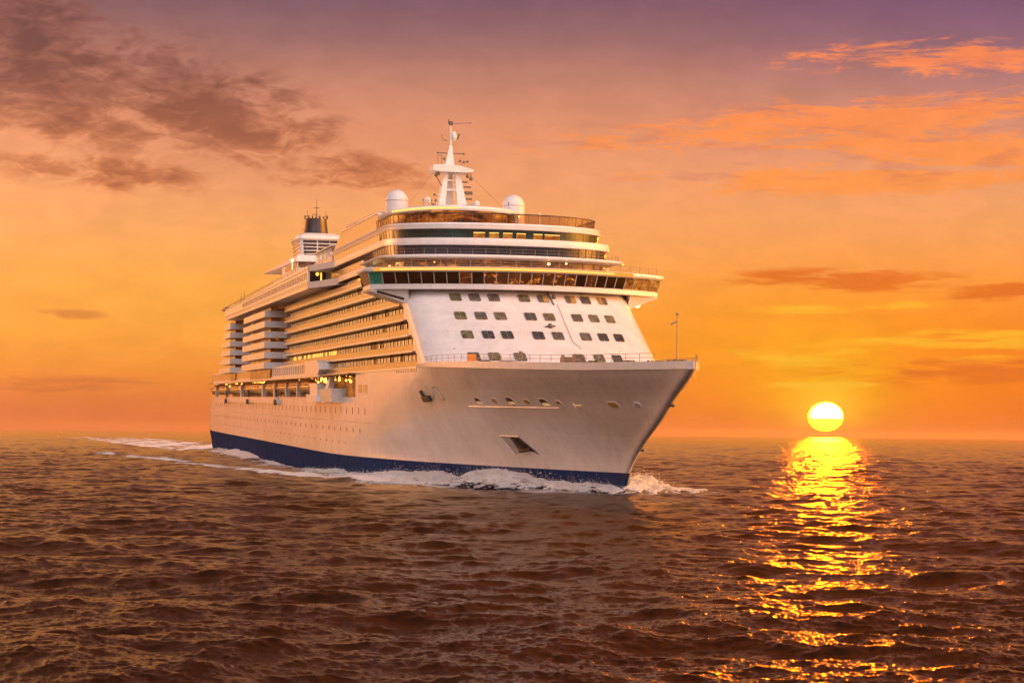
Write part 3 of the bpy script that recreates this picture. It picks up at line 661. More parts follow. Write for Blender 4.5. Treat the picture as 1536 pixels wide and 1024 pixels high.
# --- curved front tiers
def curve(uc, a, b, nexp, ue_s, ue_p=None, n=72):
    ue_p = ue_s if ue_p is None else ue_p
    pts = [(ue_s, b)]
    if uc-a > ue_s: pts += [(ue_s+(uc-a-ue_s)*q, b) for q in (.25, .5, .75)]
    for i in range(n+1):
        th = math.pi*i/n; c, s_ = math.cos(th), math.sin(th)
        pts.append((uc-a+a*abs(s_)**(2/nexp), b*math.copysign(abs(c)**(2/nexp), c)))
    if uc-a > ue_p: pts += [(ue_p+(uc-a-ue_p)*q, -b) for q in (.75, .5, .25)]
    pts += [(ue_p, -b)]
    out = [pts[0]]
    for p in pts[1:]:
        if math.dist(p, out[-1]) > .05: out.append(p)
    return out
def normals(c):
    N_ = []
    for i in range(len(c)):
        a, b = c[max(0, i-1)], c[min(len(c)-1, i+1)]; t = Vector((b[0]-a[0], b[1]-a[1])).normalized(); N_.append((-t.y, t.x))
    # outward = away from the centreline/backwards
    mid = len(c)//2
    if N_[mid][0] < 0: N_ = [(-x, -y) for x, y in N_]
    return N_
def dwf(p, uc): return .6*min(1.0, max(0.0, (uc-p[0])/18))**1.5
def band(name, c, prof, mats, parent, mi=0, dw=True, cap=True, i0=0, i1=None, smooth=40):
    nm = normals(c); uc = max(p[0] for p in c); m = MB(); idx = list(range(len(c)))[i0:i1]
    P = [[(c[i][0]+nm[i][0]*o_, c[i][1]+nm[i][1]*o_, w+(dwf(c[i], uc) if dw else 0)) for i in idx] for o_, w in prof]
    m.grid(P, mi)
    if cap:
        m.add(P[-1], [tuple(range(len(P[-1])))], mi); m.add(P[0], [tuple(range(len(P[0])))[::-1]], mi)
        k_ = len(prof); m.add([r_[0] for r_ in P], [tuple(range(k_))], mi); m.add([r_[-1] for r_ in P], [tuple(range(k_))], mi)
    return m.build(name, mats, parent, smooth=smooth)
def resample(c, step):
    d = [0]
    for a, b in zip(c, c[1:]): d.append(d[-1]+math.dist(a, b))
    n = int(d[-1]/step); t = np.linspace(0, d[-1], n+1)
    return list(zip(np.interp(t, d, [p[0] for p in c]), np.interp(t, d, [p[1] for p in c])))
def mullions(name, c, w0, w1, lean, mats, parent, wd=.1, dp=.08, o0=0.0, dw=True, skip=()):
    nm = normals(c); uc = max(p[0] for p in c); m = MB()
    for i, (p, n_) in enumerate(zip(c, nm)):
        t = (-n_[1], n_[0]); z = dwf(p, uc) if dw else 0
        q = []
        for w, o_ in ((w0, o0), (w1, o0+lean)):
            for s_, oo in ((-1, 0), (1, 0), (1, dp), (-1, dp)):
                q.append((p[0]+t[0]*wd/2*s_+n_[0]*(o_+oo), p[1]+t[1]*wd/2*s_+n_[1]*(o_+oo), w+z))
        m.hexa(q)
    zz = [dwf(p, uc) if dw else 0 for p in c]
    m.grid([[(p[0]+n_[0]*(o0+lean+o_), p[1]+n_[1]*(o0+lean+o_), w1+z-d_) for p, n_, z in zip(c, nm, zz)] for o_, d_ in ((.0, .0), (dp, .0), (dp, .09), (.0, .09))])
    return m.build(name, mats, parent)

# bridge with its wings
bc = [(-4-10.6*(abs(v)/26)**2, v) for v in np.linspace(26, -26, 53)]
bc_full = [(bc[0][0]-7.5, 26.0)]+bc+[(bc[-1][0]-7.5, -26.0)]
br = band('bridge', bc_full, [(-.35, 13.55), (.12, 13.6), (.15, 14.35), (-.1, 14.4), (.75, 16.6)], 'white', ship, dw=False)
nmb = normals(bc)
def qface(i, j, o0, o1, w0, w1, cc=bc, nn=nmb, off=0.03, shrink=.04):
    P_ = []
    for (ii, oo, ww) in ((i, o0, w0), (j, o0, w0), (j, o1, w1), (i, o1, w1)):
        P_.append(Vector((cc[ii][0]+nn[ii][0]*(oo+off), cc[ii][1]+nn[ii][1]*(oo+off), ww)))
    c_ = sum(P_, Vector())/4
    return [tuple(p+(c_-p)*shrink) for p in P_]
random.seed(5)
panes = list(range(0, 52, 2))
for i in panes:
    m = MB(); v = bc[i+1][1]
    lit = (i in (14, 18, 20, 22, 24, 26, 28, 30, 32, 36)) or v < -18
    m.add(qface(i, i+2, -.08, .72, 14.45, 16.5), [(0,1,2,3)])
    m.build('bridge_window', 'green_pane' if i == 0 else ('lit_wing' if v < -18 else 'lit_bridge' if lit else 'dim_bridge'), br)
mullions('window_mullion', bc[::2], 14.4, 16.6, .85, 'grey', br, .12, .12, -.1, dw=False)
for sg in (1, -1):
    e = bc[0] if sg > 0 else bc[-1]
    m = MB()
    for q in range(3):
        u1 = e[0]-.4-q*2.3; m.add([(u1, e[1]+sg*.03, 14.5), (u1-2.0, e[1]+sg*.03, 14.5), (u1-1.8, e[1]+sg*.78, 16.5), (u1+.2, e[1]+sg*.78, 16.5)], [(0,1,2,3)])
    m.build('bridge_window', 'brown' if sg > 0 else 'lit_bridge', br)
rf = band('bridge_roof', bc_full, [(.5, 16.55), (1.15, 16.6), (1.3, 16.9), (1.2, 17.3), (.6, 17.4)], 'trim', br, dw=False)
band('glow_strip', bc, [(1.20, 16.64), (1.36, 16.92), (1.24, 17.26)], 'fascia_glow', br, dw=False, cap=False, i0=1, i1=46)  # golden glow put on the fascia in place of its sunset reflection
band('glow_strip', bc, [(1.34, 16.80), (1.40, 16.92), (1.34, 17.06)], 'gold_glow', br, dw=False, cap=False, i0=2, i1=42)
# soffits and brackets of the wings
for sg in (1, -1):
    e = bc[0] if sg > 0 else bc[-1]
    m = MB(); u1, u0 = e[0]+.2, e[0]-7.0
    m.hexa([(u0+1, sg*(B-.3), 11.4), (u1+2.6, sg*(B-.6), 11.0), (u1, sg*25.9, 13.3), (u0, sg*25.9, 13.3), (u0, sg*(B-.3), 13.6), (u1+3.2, sg*(B-.3), 13.6), (u1, sg*26, 13.6), (u0, sg*26, 13.6)])
    m.build('wing_bracket', 'white', br)
m = MB(); e = bc[0]; m.hexa([(e[0]+.6, 25.0, 13.05), (e[0]+2.2, 20.6, 11.6), (e[0]+2.4, 20.6, 11.75), (e[0]+.9, 25.0, 13.25), (e[0]+1.0, 25, 13.2), (e[0]+2.8, 20.6, 11.9), (e[0]+3.0, 20.6, 12.1), (e[0]+1.1, 25, 13.4)]); m.build('soffit_slot', 'dark', br)
m = MB(); m.ball((bc[-1][0]-2, -23, 12.2), .55); m.tube((bc[-1][0]-2, -23, 12.4), (bc[-1][0]-2, -23, 13.2), .2); m.build('floodlight', 'white_lamp', br)
def railing(name, path, h, parent, nr=3, step=1, r=.045, mats='rail'):
    m = MB()
    for j in range(nr):
        z = h*(j+1)/nr
        for a, b in zip(path, path[1:]): m.tube((a[0], a[1], a[2]+z), (b[0], b[1], b[2]+z), r, n=5)
    for p in path[::step]: m.tube(p, (p[0], p[1], p[2]+h), r*1.2, n=5)
    return m.build(name, mats, parent)
railing('deck_railing', [(x-.2, y, 17.35) for x, y in resample(bc, 2.6)], 1.2, br, r=.035)

# deckhouse behind the rail
c2 = curve(-13, 16, 19.3, 2.4, -55); tier2 = band('open_deck_house', c2, [(0, 17.2), (0, 19.3)], 'lit_deck', ship, dw=False)
mullions('house_post', resample(c2, 3.2), 17.25, 19.25, 0, 'brown', tier2, .3, .15, 0, dw=False)
random.seed(11)
for i, p in enumerate(resample(curve(-11.5, 16, 19.8, 2.4, -48), 3.4)):
    if random.random() < .45: continue
    m = MB(); m.ball((p[0], p[1], random.choice((17.8, 18.7, 18.9))), random.uniform(.16, .32), 8, sz=.7); m.build('deck_lamp', 'soft_lamp' if random.random() < .7 else 'white_lamp', tier2)
# canopy over it
c3 = curve(-9, 18, 22.3, 2.3, -48); band('canopy_deck', c3, [(-1.5, 19.25), (0, 19.35), (.15, 19.55), (0, 19.78), (-1.2, 19.85)], 'trim', ship)
# blue glazed tier
c4 = curve(-15, 17, 20.3, 2.4, -46)
t4 = band('glazed_tier', c4, [(0, 19.8), (0, 20.25), (-.05, 20.3), (.1, 21.95)], 'blue_glass', ship)
mullions('window_mullion', resample(c4, 1.75), 20.2, 21.95, .12, 'navy', t4, .10, .06, 0)
m_ = band('tier_sill', c4, [(.02, 19.75), (.10, 19.8), (.10, 20.25), (.02, 20.3)], 'white', t4, cap=False)
railing('deck_railing', [(p[0], p[1], 19.8+dwf(p, -9)) for p in resample(curve(-10, 18, 21.8, 2.3, -40), 2.2)], 1.1, t4, nr=2, r=.02)
# broad white band
c5 = curve(-14, 18, 20.9, 2.4, -104, -60); band('deck_band', c5, [(-1, 21.85), (0, 21.9), (.12, 22.5), (0, 23.1), (-1, 23.15)], 'trim', ship)
# green glazed tier with lit rooms
c6 = curve(-18, 18, 19.7, 2.4, -100, -60)
t6 = band('glazed_tier', c6, [(0, 23.1), (.25, 25.0)], 'teal_glass', ship)
mullions('window_mullion', resample(c6, 2.3), 23.1, 25.0, .25, 'navy', t6, .07, .05, 0)
n6 = normals(c6)
def at_v(c, v): return min(range(len(c)), key=lambda i: abs(c[i][1]-v)+(100 if c[i][0] < -45 else 0))
rc6 = resample(c6, .35); rn6 = normals(rc6)
for v0, wd in ((5.9, 1.9), (3.4, 1.9), (.8, 1.75), (-1.5, 1.9), (-4.6, 1.6), (-7.4, 2.9)):
    i = at_v(rc6, v0+wd/2); j = at_v(rc6, v0-wd/2)
    q = qface(i, j, .05, .2, 23.25, 24.45, rc6, rn6, .06, .02); uc = -18
    q = [(a_, b_, c_+dwf((a_, b_), uc)) for a_, b_, c_ in q]
    m = MB(); m.add(q, [(0,1,2,3)], 0); t_ = [(a_+.05, b_, c_) for a_, b_, c_ in q]
    top = [Vector(t_[0]).lerp(Vector(t_[3]), .86), Vector(t_[1]).lerp(Vector(t_[2]), .86), Vector(t_[2]), Vector(t_[3])]
    m.add(top, [(0,1,2,3)], 1); m.build('lit_window', ['window_lamp', 'gold_glow'], t6)
# amber side part of that tier, starboard
m = MB(); m.box((-99, 19.78, 23.85), (-41, 19.95, 25.5)); m.build('side_glazing', 'amber_glass', t6)
c7 = curve(-17, 18, 20.0, 2.4, -100, -60); band('deck_band', c7, [(-1, 24.95), (0, 25.0), (.1, 25.35), (-.12, 25.4), (.05, 25.75), (-.1, 26.05), (-1, 26.1)], 'trim', ship)
# windbreak
c8 = curve(-18.6, 18, 19.2, 2.4, -48, -46)
wbk = band('windbreak', c8, [(0, 26.0), (.15, 27.75)], 'screen_glass', ship, cap=False)
mullions('windbreak_post', resample(c8, 2.0), 26.0, 27.85, .15, 'pipe_grey', wbk, .09, .08, 0)
band('handrail', c8, [(.1, 27.75), (.25, 27.78), (.25, 27.92), (.1, 27.95)], 'dark', wbk, cap=False)
m = MB(); m.prism([(-48,26.6),(-48,30.0),(-94,30.1),(-106,26.6)], 1, 19.0, 19.12); m.build('side_windscreen', 'amber_glass', ship)
m = MB(); m.prism([(-48,29.95),(-48,30.2),(-94,30.3),(-94,30.05)], 1, 18.9, 19.25); m.prism([(-46,26.3),(-46,26.65),(-106,26.65),(-106,26.3)], 1, 18.9, 19.6); m.build('windscreen_rail', 'trim', ship)
# top lounge
cl_ = [(a_, b_+1.6) for a_, b_ in curve(-47, 19, 12.2, 2.2, -102)]
lg = band('lounge', cl_, [(0, 25.5), (.35, 31.05)], 'lit_lounge', ship, dw=False)
mullions('window_mullion', resample(cl_, 3.1), 26, 31.0, .35, 'brown', lg, .12, .08, 0, dw=False)
lr = band('lounge_roof', cl_, [(.3, 31.0), (1.2, 31.05), (1.4, 31.4), (1.1, 31.85), (0, 32.1), (-2.5, 32.4), (-6, 32.6)], 'trim', ship, dw=False)
rl = resample(cl_, 1.0); ivs = at_v(rl, 13.2), at_v(rl, 3.0), at_v(rl, -4.5), at_v(rl, -12.2)
band('glow_strip', rl, [(1.41, 31.22), (1.47, 31.42), (1.38, 31.62)], 'gold_glow', lr, dw=False, cap=False, i0=ivs[0], i1=ivs[1])  # golden rim glow put on as an emissive strip
m = MB(); m.prism([(-120,33.4),(-78,33.0),(-78,33.3),(-120,34.0)], 1, 9.5, 14.2); m.build('sun_canopy', 'grey', ship)
m = MB(); m.prism([(-78,30.2),(-102,30.2),(-116,33.4),(-78,33.1)], 1, 9, 14.0); m.build('lounge_side', 'trim', ship)

# --- radomes
def radome(name, u, v, w, r, cyl):
    m = MB(); pr = [(r*.97, 0), (r, .1), (r, cyl)]+[(max(.02, r*math.cos(a)), cyl+r*math.sin(a)) for a in [R(x) for x in range(8, 91, 8)]]
    m.lathe((u, v, w), pr, 32); o = m.build(name, 'radome', ship, smooth=40)
    k_ = MB(); k_.lathe((u, v, w+cyl-.08), [(r*1.0, 0), (r*1.025, .03), (r*1.025, .13), (r*1.0, .16)], 32); k_.build('radome_seam', 'grey', o); return o
radome('radome', -70, 11.5, 31.8, 2.3, 2.95); radome('radome', -66, -11.8, 29.5, 2.3, 4.7)
for u, v, w in ((-66, 6.0, 34.3), (-66, -4.2, 33.9)):
    m = MB(); m.tube((u, v, 32.6), (u, v, w), .16); m.ball((u, v, w+.45), .62, 14, sz=1.15); m.build('small_radome', 'radome', ship, smooth=50)
# --- main mast
def legbox(mb, a, b, wa, wb, da, db, mi=0):
    (ua, va, za), (ub, vb, zb) = a, b
    mb.hexa([(ua-da,va-wa,za),(ua+da,va-wa,za),(ua+da,va+wa,za),(ua-da,va+wa,za),(ub-db,vb-wb,zb),(ub+db,vb-wb,zb),(ub+db,vb+wb,zb),(ub-db,vb+wb,zb)], mi)
UM, VM, ZB = -68, .8, 32.9
m = MB()
legbox(m, (UM, VM+2.2, ZB), (UM, VM+1.15, 41.0), .72, .36, 1.5, .8); legbox(m, (UM, VM-2.3, ZB), (UM, VM-1.1, 41.0), 1.0, .5, 1.5, .8)
m.box((UM-1, VM-2.0, 37.0), (UM+1, VM+2.0, 37.3)); m.box((UM-.8, VM-1.5, 39.0), (UM+.8, VM+1.5, 39.2)); m.box((UM-3, VM-4, 32.6), (UM+3, VM+4, 33.2))
legbox(m, (UM-2.2, VM, ZB), (UM-.6, VM, 41), .8, .4, .5, .3)
mast = m.build('mast', 'trim', ship)
m = MB(); m.prism([(VM+4.2,41.0),(VM+4.0,42.0),(VM+1,42.1),(VM-1.5,41.9),(VM-4.0,41.3),(VM-4.3,40.9),(VM-3.4,40.6),(VM+3.6,40.7)], 0, UM-2.2, UM+2.2); m.build('radar_platform', 'trim', mast)
m = MB(); legbox(m, (UM, VM+.45, 42), (UM, VM+.15, 46.2), .95, .25, .9, .25); m.tube((UM, VM+.15, 46), (UM, VM+.15, 50.6), .2, .1); m.build('topmast', 'trim', mast)
m = MB(); m.tube((UM, VM+2.8, 44.6), (UM, VM-2.6, 44.6), .09); m.ball((UM, VM+2.8, 44.6), .2); m.ball((UM, VM-2.6, 44.6), .2); m.tube((UM, VM+.8, 47), (UM, VM+1.9, 47.4), .06); m.tube((UM, VM+1.9, 47.4), (UM, VM+2.0, 48.4), .06); m.build('signal_yard', 'pipe_grey', mast)
m = MB(); m.lathe((UM, VM-.45, 47.0), [(.1,0),(.5,.3),(.65,1.0),(.5,1.8),(.1,2.1)], 12); m.build('horn_dome', 'radome', mast, smooth=50)
m = MB(); m.box((UM-.4, VM-.2, 50.3), (UM+.4, VM+.5, 51.0)); m.tube((UM, VM+.6, 50.4), (UM, VM+.6, 51.4), .12); m.tube((UM, VM, 50.6), (UM, VM-3.9, 50.9), .05); m.ball((UM, VM-3.9, 50.9), .13); m.tube((UM, VM-1.2, 47.4), (UM, VM-1.6, 48.6), .16); m.build('anemometer', 'pipe_grey', mast)
for v, w in ((VM+3.4, 39.9), (VM+2.9, 40.2), (VM-3.1, 39.9), (VM-3.8, 39.4)):
    m = MB(); m.ball((UM+1.6, v, w), .38, 8); m.tube((UM+1.6, v, w), (UM+1.6, v, 40.8), .09); m.build('navigation_light', 'pipe_grey', mast)
for i, (w, ln, hh) in enumerate(((38.9, 1.1, .22), (37.9, 1.6, .22), (36.7, 1.7, .6), (35.5, 1.4, .3), (33.9, 1.7, 1.4))):
    v0 = VM-1.6-.17*(41-w); m = MB(); m.tube((UM, v0+.5, w), (UM, v0-.4, w), .07); m.box((UM-.4, v0-.4-ln, w-hh/2), (UM+.4, v0-.3, w+hh/2)); m.build('radar_scanner', 'pipe_grey' if i != 4 else 'grey', mast)
for i, (v, w) in enumerate(((VM+3.3, 34.9), (VM+3.6, 36), (VM+3.8, 34), (VM-1.6, 43.0), (VM-2.4, 42.8), (VM-3.1, 42.9), (VM+1.7, 43.3))):
    m = MB(); m.ball((UM+1.2, v, w), .26, 8); m.tube((UM+1.2, v, w), (UM+.6, v+(VM-v)*.25, w-.3), .05); m.build('navigation_light', 'pipe_grey', mast)
m = MB(); m.tube((UM+1, VM+3.2, 39.8), (UM+.5, VM+1.8, 37.4), .09); m.tube((UM+1, VM+3.0, 42), (UM+1, VM+3.0, 44), .04); m.tube((UM+1, VM+2.2, 42), (UM+1, VM+2.2, 44), .04); m.tube((UM+1, VM+3.0, 44), (UM+1, VM+2.2, 44), .04); m.build('mast_pipework', 'pipe_grey', mast)
for v1, w1, u1 in ((10.4, 33.0, -66), (-11, 32.6, -66)):
    m = MB(); m.tube((UM, VM+(3.6 if v1 > 0 else -3.4), 40.8), (u1, v1, w1), .025, n=4); m.build('stay_wire', 'pipe_grey', mast)
for v in (9.6, 7.9, 7.2, -7.4, 8.6):
    m = MB(); m.tube((-52, v, 32.3), (-52, v, 33.3), .05); m.ball((-52, v, 33.3), .16, 6); m.build('roof_aerial', 'pipe_grey', ship)
m = MB(); m.tube((-40, -10.6, 26.2), (-40, -10.6, 30.4), .16); m.build('roof_post', 'trim', ship)

# --- funnel
UFN = -258.0
m = MB()
def ring(zb, fr, side, back):   # rounded-rect section
    pts = []; r_ = 1.6
    for cx, cy, a0 in ((UFN+fr-r_, side-r_, 0), (UFN-back+r_, side-r_, 90), (UFN-back+r_, -side+r_, 180), (UFN+fr-r_, -side+r_, 270)):
        for a in (0, 30, 60, 90): pts.append((cx+r_*math.cos(R(a0+a)), cy+r_*math.sin(R(a0+a)), zb))
    return pts
secs = [(26, 1.2, 5.4, 18), (35.5, .6, 5.8, 18), (41.6, 0, 6.5, 17.5), (42.2, .5, 7.0, 18.4), (43.2, .4, 6.8, 18.2), (44.0, -1.6, 5.0, 15)]
P = [ring(*s_)+[ring(*s_)[0]] for s_ in secs]; m.grid(P); m.add(P[-1][:-1], [tuple(range(16))])
fun = m.build('funnel', 'trim', ship, smooth=35)
for j in range(6):
    z = 41.45-j*1.06; f_ = (41.6-z)/6; mm = MB(); fr = .06+.1*f_*6; sd = 6.5-.115*(41.6-z)
    for a_, b_ in ((-6.0, -2.6), (-2.4, 1.0), (1.4, 5.4)): mm.box((UFN+fr-.3, a_*(1-.012*j), z-.34), (UFN+fr+.5, b_*(1-.012*j), z+.2)) if False else mm.box((UFN-.3+fr, a_*(1-.012*j), z-.42), (UFN+fr+.2, b_*(1-.012*j), z+.22))
    mm.box((UFN-17, sd-.12, z-.24), (UFN-1.2, sd+.10, z+.10)); mm.build('funnel_louvre', 'navy', fun)
m = MB(); P = []
for z, rx, ry in ((43.3, 4.9, 4.1), (46.0, 4.5, 3.75), (48.4, 4.2, 3.45), (48.6, 4.2, 3.45), (48.6, 3.4, 2.5), (47.5, 3.2, 2.3)):
    P.append([(-266+rx*math.cos(2*math.pi*i/32)*1.2, .9+ry*math.sin(2*math.pi*i/32), z) for i in range(33)])
m.grid(P); m.add(P[-1][:-1], [tuple(range(32))])
for i in range(7): z = 44.2+i*.62; s_ = 1-.012*i; m.lathe((-266, .9, z), [(3.0, 0), (3.0, .06)], 8)
m.build('funnel_cap', 'navy', fun, smooth=35)
m = MB()
for v in np.linspace(-2.4, 4.2, 7): m.tube((-263.5, v, 48.5), (-263.5, v, 49.3+.4*random.random()), .22)
m.build('exhaust_pipe', 'dark', fun)
m = MB(); m.tube((-264, .7, 48.6), (-264, .7, 54.6), .16, .05); m.tube((-264, 1.6, 51.9), (-264, -.2, 51.9), .1); m.tube((-264, 2.0, 49.9), (-264, .2, 49.9), .09); m.build('funnel_aerial', 'pipe_grey', fun)
for v, hgt in ((3.5, 2.6), (-2.0, 2.4), (-2.4, 1.5), (3.2, 1.2)):
    m = MB(); m.tube((-264, v, 48.6), (-264, v, 48.6+hgt), .07, .04); m.tube((-264, v+.5, 49.4), (-264, v-.5, 49.4), .07); m.build('funnel_aerial', 'pipe_grey', fun)

# --- upper works aft of the lounge
m = MB(); m.box((-238, 8, 24), (-205, 14.0, 32.2), 0); m.hexa([(-280,6,32.6),(-203,6,31.5),(-203,14.6,31.5),(-280,14.6,32.6),(-280,6,33.0),(-203,6,33.2),(-203,14.2,33.2),(-280,14.2,33.0)], 0); m.box((-231, 14.0, 30.0), (-205.5, 14.06, 31.4), 1); m.box((-205, 8.3, 30.0), (-204.9, 13.7, 31.4), 1)
m.box((-262, 8, 24), (-238, 13.6, 29.5), 0); m.box((-300, 8, 22), (-262, 13.6, 27.2), 0)
m.build('aft_deckhouse', ['trim', 'brown'], ship)
m = MB(); m.box((-300, -16, 22), (-100, 19.5, 24.4)); m.box((-200, -14, 24.4), (-108, 16.5, 27.0)); m.build('upper_deck', 'white', ship)
railing('deck_railing', [(u, VO-.3, 23.8-(-107-u)/193*1.4) for u in np.linspace(-107, -299, 40)], .9, blk, nr=2, r=.05)
random.seed(21)
for u, v, w, k_ in ((-184,20,31.2,1),(-147.6,20,26.6,0),(-181,20,26.4,0),(-161.6,20,26.4,1),(-166.3,20,26.4,0),(-132.7,20,28.1,1),(-126,20,27.7,1),(-119.5,20,27.4,0),(-97.6,20,26.9,1),(-221.8,20,26.4,0)):
    m = MB(); m.ball((u, v-2, w-.9), .42 if k_ else .7, 10); m.tube((u, v-2, w-3.2), (u, v-2, w-1), .09); m.build('deck_lamp', 'white_lamp' if k_ else 'soft_lamp', ship)
m = MB(); m.box((-136, 14, 24), (-108, 19, 26.2), 0)
for i in range(8): m.box((-134+i*3.2, 18.5, 26.2), (-133.6+i*3.2, 18.9, 28.4), 1)
m.box((-136, 14, 28.3), (-108, 19.2, 28.6), 0); m.build('pool_bar', ['grey', 'trim'], ship)
m = MB()
for i in range(16): u = -306+i*1.6; m.tube((u, 20.5, 22), (u+random.uniform(-.6, .6), 20.5, 23.5+random.uniform(.3, 2.2)), .22, .05); m.ball((u, 20.5, 23.2+random.uniform(0, .8)), .5, 6)
m.tube((-293, 20, 23), (-293, 20, 27), .06); m.tube((-284, 20, 23), (-284, 20, 27.4), .06); m.build('stern_equipment', 'brown', ship)
m = MB(); m.box((-326, 21, 23.0), (-312, 23, 23.8)); m.tube((-314, 22, 23.2), (-300, 22, 22.6), .3); m.build('stern_davit', 'dark', ship)
railing('stern_railing', [(u, 20.5, -.2) for u in np.linspace(-363, -385, 9)]+[(-385, v, -.2) for v in np.linspace(18, -18, 9)], 2.6, ship, nr=3, r=.08)
m = MB(); m.box((-384, 13.0, -.45), (-326, 20.9, -.18)); m.build('aft_mooring_deck', 'white', ship)

# --- foredeck: railing, staff, machinery
pathb = [(u, float(hb(u, -1.0))-.1, wk(u)+np.interp(u, [0, 20, 82], [0.55, 1.0, 1.05])) for u in np.linspace(2, 74, 26)]
railing('bow_railing', pathb, 1.1, ship, nr=2, r=.035)
railing('bow_railing', [(a_, -b_, c_) for a_, b_, c_ in pathb], 1.1, ship, nr=2, r=.035)
m = MB(); m.tube((74.7, 0, -.8), (74.7, 0, 6.2), .09, .06); m.ball((74.7, 0, 6.3), .20); m.tube((74.7, .1, 5.3), (74.7, .9, 4.9), .12); m.build('jack_staff', 'rail', ship)
def windlass(u, v, s_):
    m = MB(); m.box((u-1.6*s_, v-1.4*s_, wk(u)), (u+1.6*s_, v+1.4*s_, wk(u)+.5*s_), 0); m.tube((u, v-1.5*s_, wk(u)+1.2*s_), (u, v+1.5*s_, wk(u)+1.2*s_), .85*s_, n=14, mi=1); m.tube((u, v-1.8*s_, wk(u)+1.2*s_), (u, v-1.5*s_, wk(u)+1.2*s_), 1.15*s_, n=14, mi=0); m.tube((u, v+1.5*s_, wk(u)+1.2*s_), (u, v+1.8*s_, wk(u)+1.2*s_), 1.15*s_, n=14, mi=0)
    return m.build('windlass', ['pipe_grey', 'brown'], ship)
windlass(36, 3.5, .95); windlass(44, 3.0, .6); windlass(40, -6, .7)
for u, v in ((27, 12), (22, 14.5), (48, 4), (56, -3), (60, 3), (66, -2), (69, 1.2), (72, -1.2), (77, .8), (52, 7)):
    m = MB(); h_ = random.uniform(1.1, 1.5); m.tube((u, v, wk(u)), (u, v, wk(u)+h_), .36, n=10); m.tube((u, v, wk(u)+h_-.25), (u, v, wk(u)+h_), .52, n=10); m.tube((u, v-1.0, wk(u)), (u, v-1.0, wk(u)+h_), .36, n=10); m.tube((u, v-1.0, wk(u)+h_-.25), (u, v-1.0, wk(u)+h_), .52, n=10); m.build('mooring_bollard', 'pipe_grey', ship)
m = MB(); m.box((13.0, 13.6, 0), (14.2, 14.8, 2.0), 0); m.build('foredeck_locker', 'orange', ship)
m = MB(); m.box((22, 9.2, -.3), (24, 11.6, 1.0), 0); m.tube((21.5, 8, 1.3), (21.5, 8, 2.4), .3, mi=1); m.build('ventilator', ['grey', 'pipe_grey'], ship)

# ------------------------------------------------------------------ lifeboats in the recess (each a thing of its own)
def make_lifeboat():
    root = bpy.data.objects.new('lifeboat', None); sc.collection.objects.link(root)
    L = 1.0
    def body(zs, prof_w, n=24):
        rows = []
        for i in range(n+1):
            t = -1+2*i/n; e = max(0.02, (1-abs(t)**3.2))**.5; rows.append([(t*.5, y*e, z if z < 0 else z*(.55+.45*e)) for y, z in prof_w])
        return rows
    m = MB(); r_ = body(0, [(0, -1.5), (.9, -1.35), (1.35, -.6), (1.5, 0), (1.5, .12)]); m.grid(r_); m.grid([[(a_, -b_, c_) for a_, b_, c_ in q] for q in r_]); h_ = m.build('hull', 'boat_dark', root, smooth=50, raw=True)
    m = MB(); r_ = body(0, [(1.45, .12), (1.4, .9), (1.1, 1.5), (.55, 1.8), (0, 1.88)]); m.grid(r_); m.grid([[(a_, -b_, c_) for a_, b_, c_ in q] for q in r_]); m.build('canopy', 'orange', root, smooth=50, raw=True)
    m = MB()
    for i in range(7): x = -.33+i*.11; m.box((x-.022, -1.50, .45), (x+.022, -1.36, .85))
    m.build('canopy_window', 'dark_glass', root, raw=True)
    m = MB(); m.box((-.47, -1.58, -.02), (.47, 1.58, .14)); m.build('fender_rail', 'dark', root, raw=True)
    return root
def dup_tree(o):
    c = o.copy(); sc.collection.objects.link(c)
    for ch in list(o.children):
        d = ch.copy(); sc.collection.objects.link(d); d.parent = c
    return c
proto = make_lifeboat()
Mship = ship.matrix_world.copy(); Mship.translation = ship.location
lbl = ['blunt lifeboat at the very stern end, half hidden by the first davit', 'orange topped lifeboat second from the stern under the promenade', 'orange topped lifeboat third from the stern beside a wide white davit',
       'longest orange topped lifeboat hanging midway along the boat deck', 'orange topped lifeboat just forward of the longest one', 'orange topped lifeboat between the two middle white davits',
       'orange topped lifeboat second from the pale boat station', 'orange topped lifeboat right beside the pale boat station']
for i, (u, ln) in enumerate(((-387, 20), (-355, 30), (-312, 38), (-259, 52), (-216, 22), (-189, 22), (-166, 20), (-143, 20))):
    o = proto if i == 0 else dup_tree(proto)
    o.matrix_world = Mship @ Matrix.Translation((u, -18.9, -2.75+W0)) @ Matrix.Diagonal((ln, 1.0, 1.0, 1.0))
    tag(o, lbl[i], 'lifeboat', 'lifeboats hanging in the recess along the ship side')

